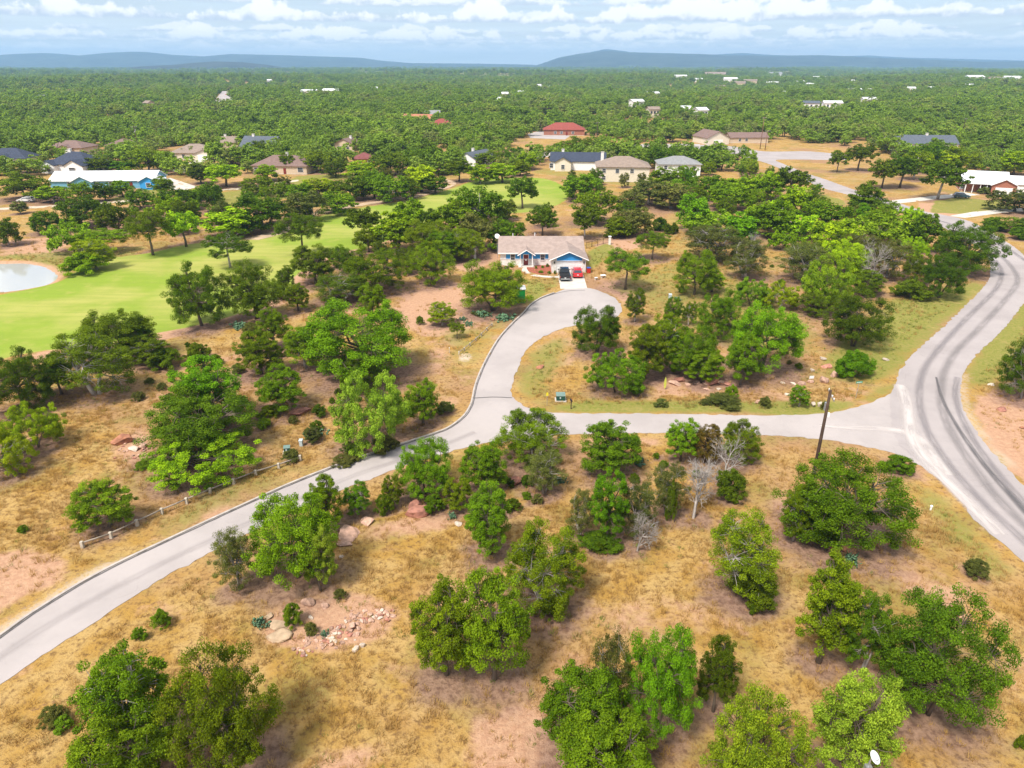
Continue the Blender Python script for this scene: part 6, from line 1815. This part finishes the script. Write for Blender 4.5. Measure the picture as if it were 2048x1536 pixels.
def joined(trunk, crown, lm):
    """one far tree mesh: crown and trunk together"""
    bm = bmesh.new()
    bm.from_mesh(crown)
    n0 = len(bm.faces)
    bm.from_mesh(trunk)
    bm.faces.ensure_lookup_table()
    for i in range(n0, len(bm.faces)):
        bm.faces[i].material_index = 1
    me = bpy.data.meshes.new('far_tree')
    bm.to_mesh(me)
    bm.free()
    me.materials.append(lm)
    me.materials.append(M['bark'])
    return me
FARP = []
for sd, R, hb, lf in ((201, .62, .04, .046), (202, .55, .05, .044), (203, .45, .03, .040), (204, .7, .03, .05), (205, .5, .06, .042)):
    tr_, cr_ = tree_form(seed=sd, R=R, hb=hb, nlobe=9, nclump=60, per=28, leaf=lf * .9, lobe_r=.48, spread=.56, crad=.18, twig=False, sides=4)
    FARP.append(joined(tr_, cr_, M['forest']))
rng = np.random.default_rng(21)
pts_all, scl_all = [], []
blocked_polys = [fair_poly, lane_poly, main_poly] + [Gs(q) for q in (
    [(1380, 305), (1380, 280), (1600, 285), (1760, 300), (1800, 330), (1960, 340), (2010, 380), (2060, 400), (2100, 520), (1990, 480), (1860, 450), (1640, 385), (1480, 330)],
    [(1020, 325), (1010, 305), (1060, 268), (1170, 258), (1180, 275), (1300, 285), (1380, 285), (1400, 305), (1180, 312)],
    [(320, 350), (430, 345), (440, 315), (330, 316)], [(420, 215), (470, 215), (462, 183), (440, 183)], [(0, 430), (300, 415), (620, 372), (600, 350), (300, 385), (0, 405)])]
def scatter_band(y0, y1, area, hmin, hmax, jit):
    n = int(0.95 * (y1 * y1 - y0 * y0) / area)
    yy = np.sqrt(rng.uniform(y0 * y0, y1 * y1, n))
    xx = rng.uniform(-1, 1, n) * (0.93 * yy + 20)
    # clearings where a slow noise is low
    nz = np.sin(xx / 47 + 2 * np.sin(yy / 83)) * np.cos(yy / 61 + 1.5 * np.sin(xx / 71)) + .6 * np.sin(xx / 19 + yy / 27)
    keep = nz > jit
    px = 1024 + F * xx / (yy * cP + HC * sP)
    py = 768 - F * (yy * sP - HC * cP) / (yy * cP + HC * sP)
    for poly in blocked_polys:
        keep &= ~inside(poly, xx, yy)
    for (hx, hy, hw, hd) in HOUSE_SPOTS:
        keep &= ~((np.abs(xx - hx) < hw) & (yy > hy - hd - (30 if hy < 450 else 12)) & (yy < hy + hd))
    xx, yy = xx[keep], yy[keep]
    slow = .5 + .5 * np.sin(xx / 33 + 1.7 * np.sin(yy / 58)) * np.cos(yy / 41 + np.sin(xx / 52))
    h = rng.uniform(hmin, hmax, len(xx)) * (0.72 + .3 * rng.random(len(xx)) + .28 * slow)
    wdt = h * rng.uniform(.85, 1.65, len(xx))
    z = relief(xx, yy)
    pts_all.append(np.stack([xx, yy, z - .1], 1))
    scl_all.append(np.stack([wdt, wdt, h], 1))
scatter_band(262, 520, 44, 3.4, 9.0, -0.92)
scatter_band(520, 1000, 66, 4.2, 10.5, -0.9)
scatter_band(1000, 2400, 210, 6, 13, -0.9)
scatter_band(2400, 6500, 1600, 10, 17, -1.1)
pts_all, scl_all = np.concatenate(pts_all), np.concatenate(scl_all)
# the zone just beyond the traced trees: only where no traced tree stands
tx = np.array([(b.x, b.y, wd) for e, b, h, wd in SPOTS])
mask = np.ones(len(pts_all), bool)
nearm = pts_all[:, 1] < 330
for i in np.where(nearm)[0]:
    d2 = (tx[:, 0] - pts_all[i, 0]) ** 2 + (tx[:, 1] - pts_all[i, 1]) ** 2
    if (d2 < (tx[:, 2] * .5 + 2.0) ** 2).any():
        mask[i] = False
pts_all, scl_all = pts_all[mask], scl_all[mask]
nf = len(pts_all)
tag(scatter_object('far_woodland', pts_all, scl_all, rng.uniform(0, 6.28, nf), rng.integers(0, len(FARP), nf), FARP), 'mixed green woodland stretching beyond the golf course to the hills', 'woodland', kind='stuff')

# grass tufts
def tuft(seed, n, h, spread, wblade):
    r = np.random.default_rng(seed)
    v, f = [], []
    for i in range(n):
        a = r.random() * 6.283
        rad = spread * r.random() ** .5 * .5
        b = np.array([rad * math.cos(a), rad * math.sin(a), -.02])
        ln = h * r.uniform(.55, 1.1)
        la = a + r.normal() * .6
        tip = b + np.array([math.cos(la) * ln * r.uniform(.2, .7), math.sin(la) * ln * r.uniform(.2, .7), ln])
        sd_ = np.array([-math.sin(la), math.cos(la), 0]) * wblade
        k_ = len(v)
        v += [b - sd_, b + sd_, tip]
        f.append((k_, k_ + 1, k_ + 2))
    me = np_mesh('grass_tuft', np.array(v), np.array(f))
    return me
def grass_mat(name, c1, c2, c3):
    m = bpy.data.materials.new(name)
    m.use_nodes = True
    t = NT(m.node_tree)
    p = t.n['Principled BSDF']
    oi = t.add('ShaderNodeObjectInfo')
    P = oi.outputs['Location']
    med = t.noise(P, 0.30, 5.0, 0.6)
    c = t.mix(t.ss(med, .36, .64), c1, c2)
    c = t.mix(t.m('MULTIPLY', t.ss(oi.outputs['Random'], .35, 1.0), .7), c, c3)
    t.put(p.inputs['Base Color'], c)
    p.inputs['Roughness'].default_value = .85
    p.inputs['Specular IOR Level'].default_value = .15
    tr = t.add('ShaderNodeBsdfTranslucent', {0: c})
    mx = t.add('ShaderNodeMixShader', {0: .3, 1: p.outputs[0], 2: tr.outputs[0]})
    t.put(t.n['Material Output'].inputs[0], mx.outputs[0])
    return m
GM = [grass_mat('dry_golden_grass', (.44, .265, .072), (.52, .34, .125), (.35, .21, .075)), grass_mat('green_verge_grass', (.17, .235, .035), (.30, .28, .07), (.20, .20, .06))]
def core_val(a, x, y):
    i = np.clip(np.round(x + 200).astype(int), 0, ni - 1)
    j = np.clip(np.round(y - 14).astype(int), 0, nj - 1)
    return a[i, j]
def grass(name, gi, y0, y1, dens, smin, smax, sel, label):
    n = int(.85 * (y1 * y1 - y0 * y0) * dens)
    yy = np.sqrt(rng.uniform(y0 * y0, y1 * y1, n))
    xx = rng.uniform(-1, 1, n) * (.84 * yy + 16)
    ok = (core_val(near_road * (1 - .0), xx, yy) < .75) & ~inside(lane_poly, xx, yy) & ~inside(main_poly, xx, yy) & (core_val(m_fair, xx, yy) < .3) & (core_val(blur(m_pond, 2), xx, yy) < .05)
    ok &= ~((np.abs(xx - ox) < 10.5) & (np.abs(yy - oy) < 9)) & ~inside(DRIVE, xx, yy)
    ok &= rng.random(n) < sel(xx, yy)
    xx, yy = xx[ok], yy[ok]
    s_ = rng.uniform(smin, smax, len(xx))
    z = core_val(core_z, xx, yy)
    o = scatter_object(name, np.stack([xx, yy, z], 1), np.stack([s_, s_, s_ * rng.uniform(.6, 1.2, len(xx))], 1), rng.uniform(0, 6.28, len(xx)), rng.integers(0, 3, len(xx)), TUFTS[gi])
    return tag(o, label, 'grass', kind='stuff')
TUFTS = []
for gi in (0, 1):
    ms = []
    for s_ in (1, 2, 3):
        me = tuft(s_ + gi * 10, 16, .42, .5, .022)
        me.materials.append(GM[gi])
        ms.append(me)
    TUFTS.append(ms)
clump = lambda x, y: np.clip(.55 + .55 * np.sin(x * .55 + 1.3 * np.sin(y * .31)) * np.cos(y * .47 + np.sin(x * .23)) + .25 * np.sin(x * 1.7 + y * 1.3), 0.05, 1)
dry = lambda x, y: clump(x, y) * (1 - .88 * core_val(z_dirt, x, y)) * (1 - .7 * np.clip(core_val(z_lit, x, y) * 1.3, 0, 1)) * (1 - core_val(z_pale, x, y)) * (1 - .8 * core_val(z_green, x, y))
grn = lambda x, y: core_val(z_green, x, y) * (.5 + .5 * clump(x, y))
grass('dry_grass', 0, 20, 80, 14.0, .5, 1.05, dry, 'dry golden grass covering the open lots around the lane')
grass('dry_pasture_grass', 0, 80, 170, 1.6, .9, 1.5, dry, 'dry golden grass beyond the cross lane and by the golf course')
grass('verge_grass', 1, 30, 150, 3.0, .5, 1.0, grn, 'green grass along the road verges')

weed = lambda x, y: np.clip(np.sin(x * .23 + 2.1 * np.sin(y * .17)) * np.cos(y * .29 + 1.7 * np.sin(x * .13)) - .35, 0, 1) * (1 - .6 * core_val(z_dirt, x, y))
grass('green_weeds', 1, 22, 150, 1.2, .5, 1.1, weed, 'low green weeds sprinkled through the dry grass')

# ------------------------------------------------------------------ air
hz = MB().box(-24000, 24000, -320, 12600, -14, 262).mesh('haze')
hm = bpy.data.materials.new('haze_air')
hm.use_nodes = True
t = NT(hm.node_tree)
t.n.clear()
pv = t.add('ShaderNodeVolumePrincipled', {'Color': (0.37, 0.63, 1.0), 'Density': 0.000115, 'Anisotropy': 0.1})
om = t.add('ShaderNodeOutputMaterial')
t.l.new(pv.outputs[0], om.inputs['Volume'])
hz.materials.append(hm)
tag(link_mesh('haze', hz), 'thin blue haze hanging over the far woods and hills', 'haze', kind='stuff')
print('trees', NTREES, 'far', nf, 'objects', len(bpy.data.objects))
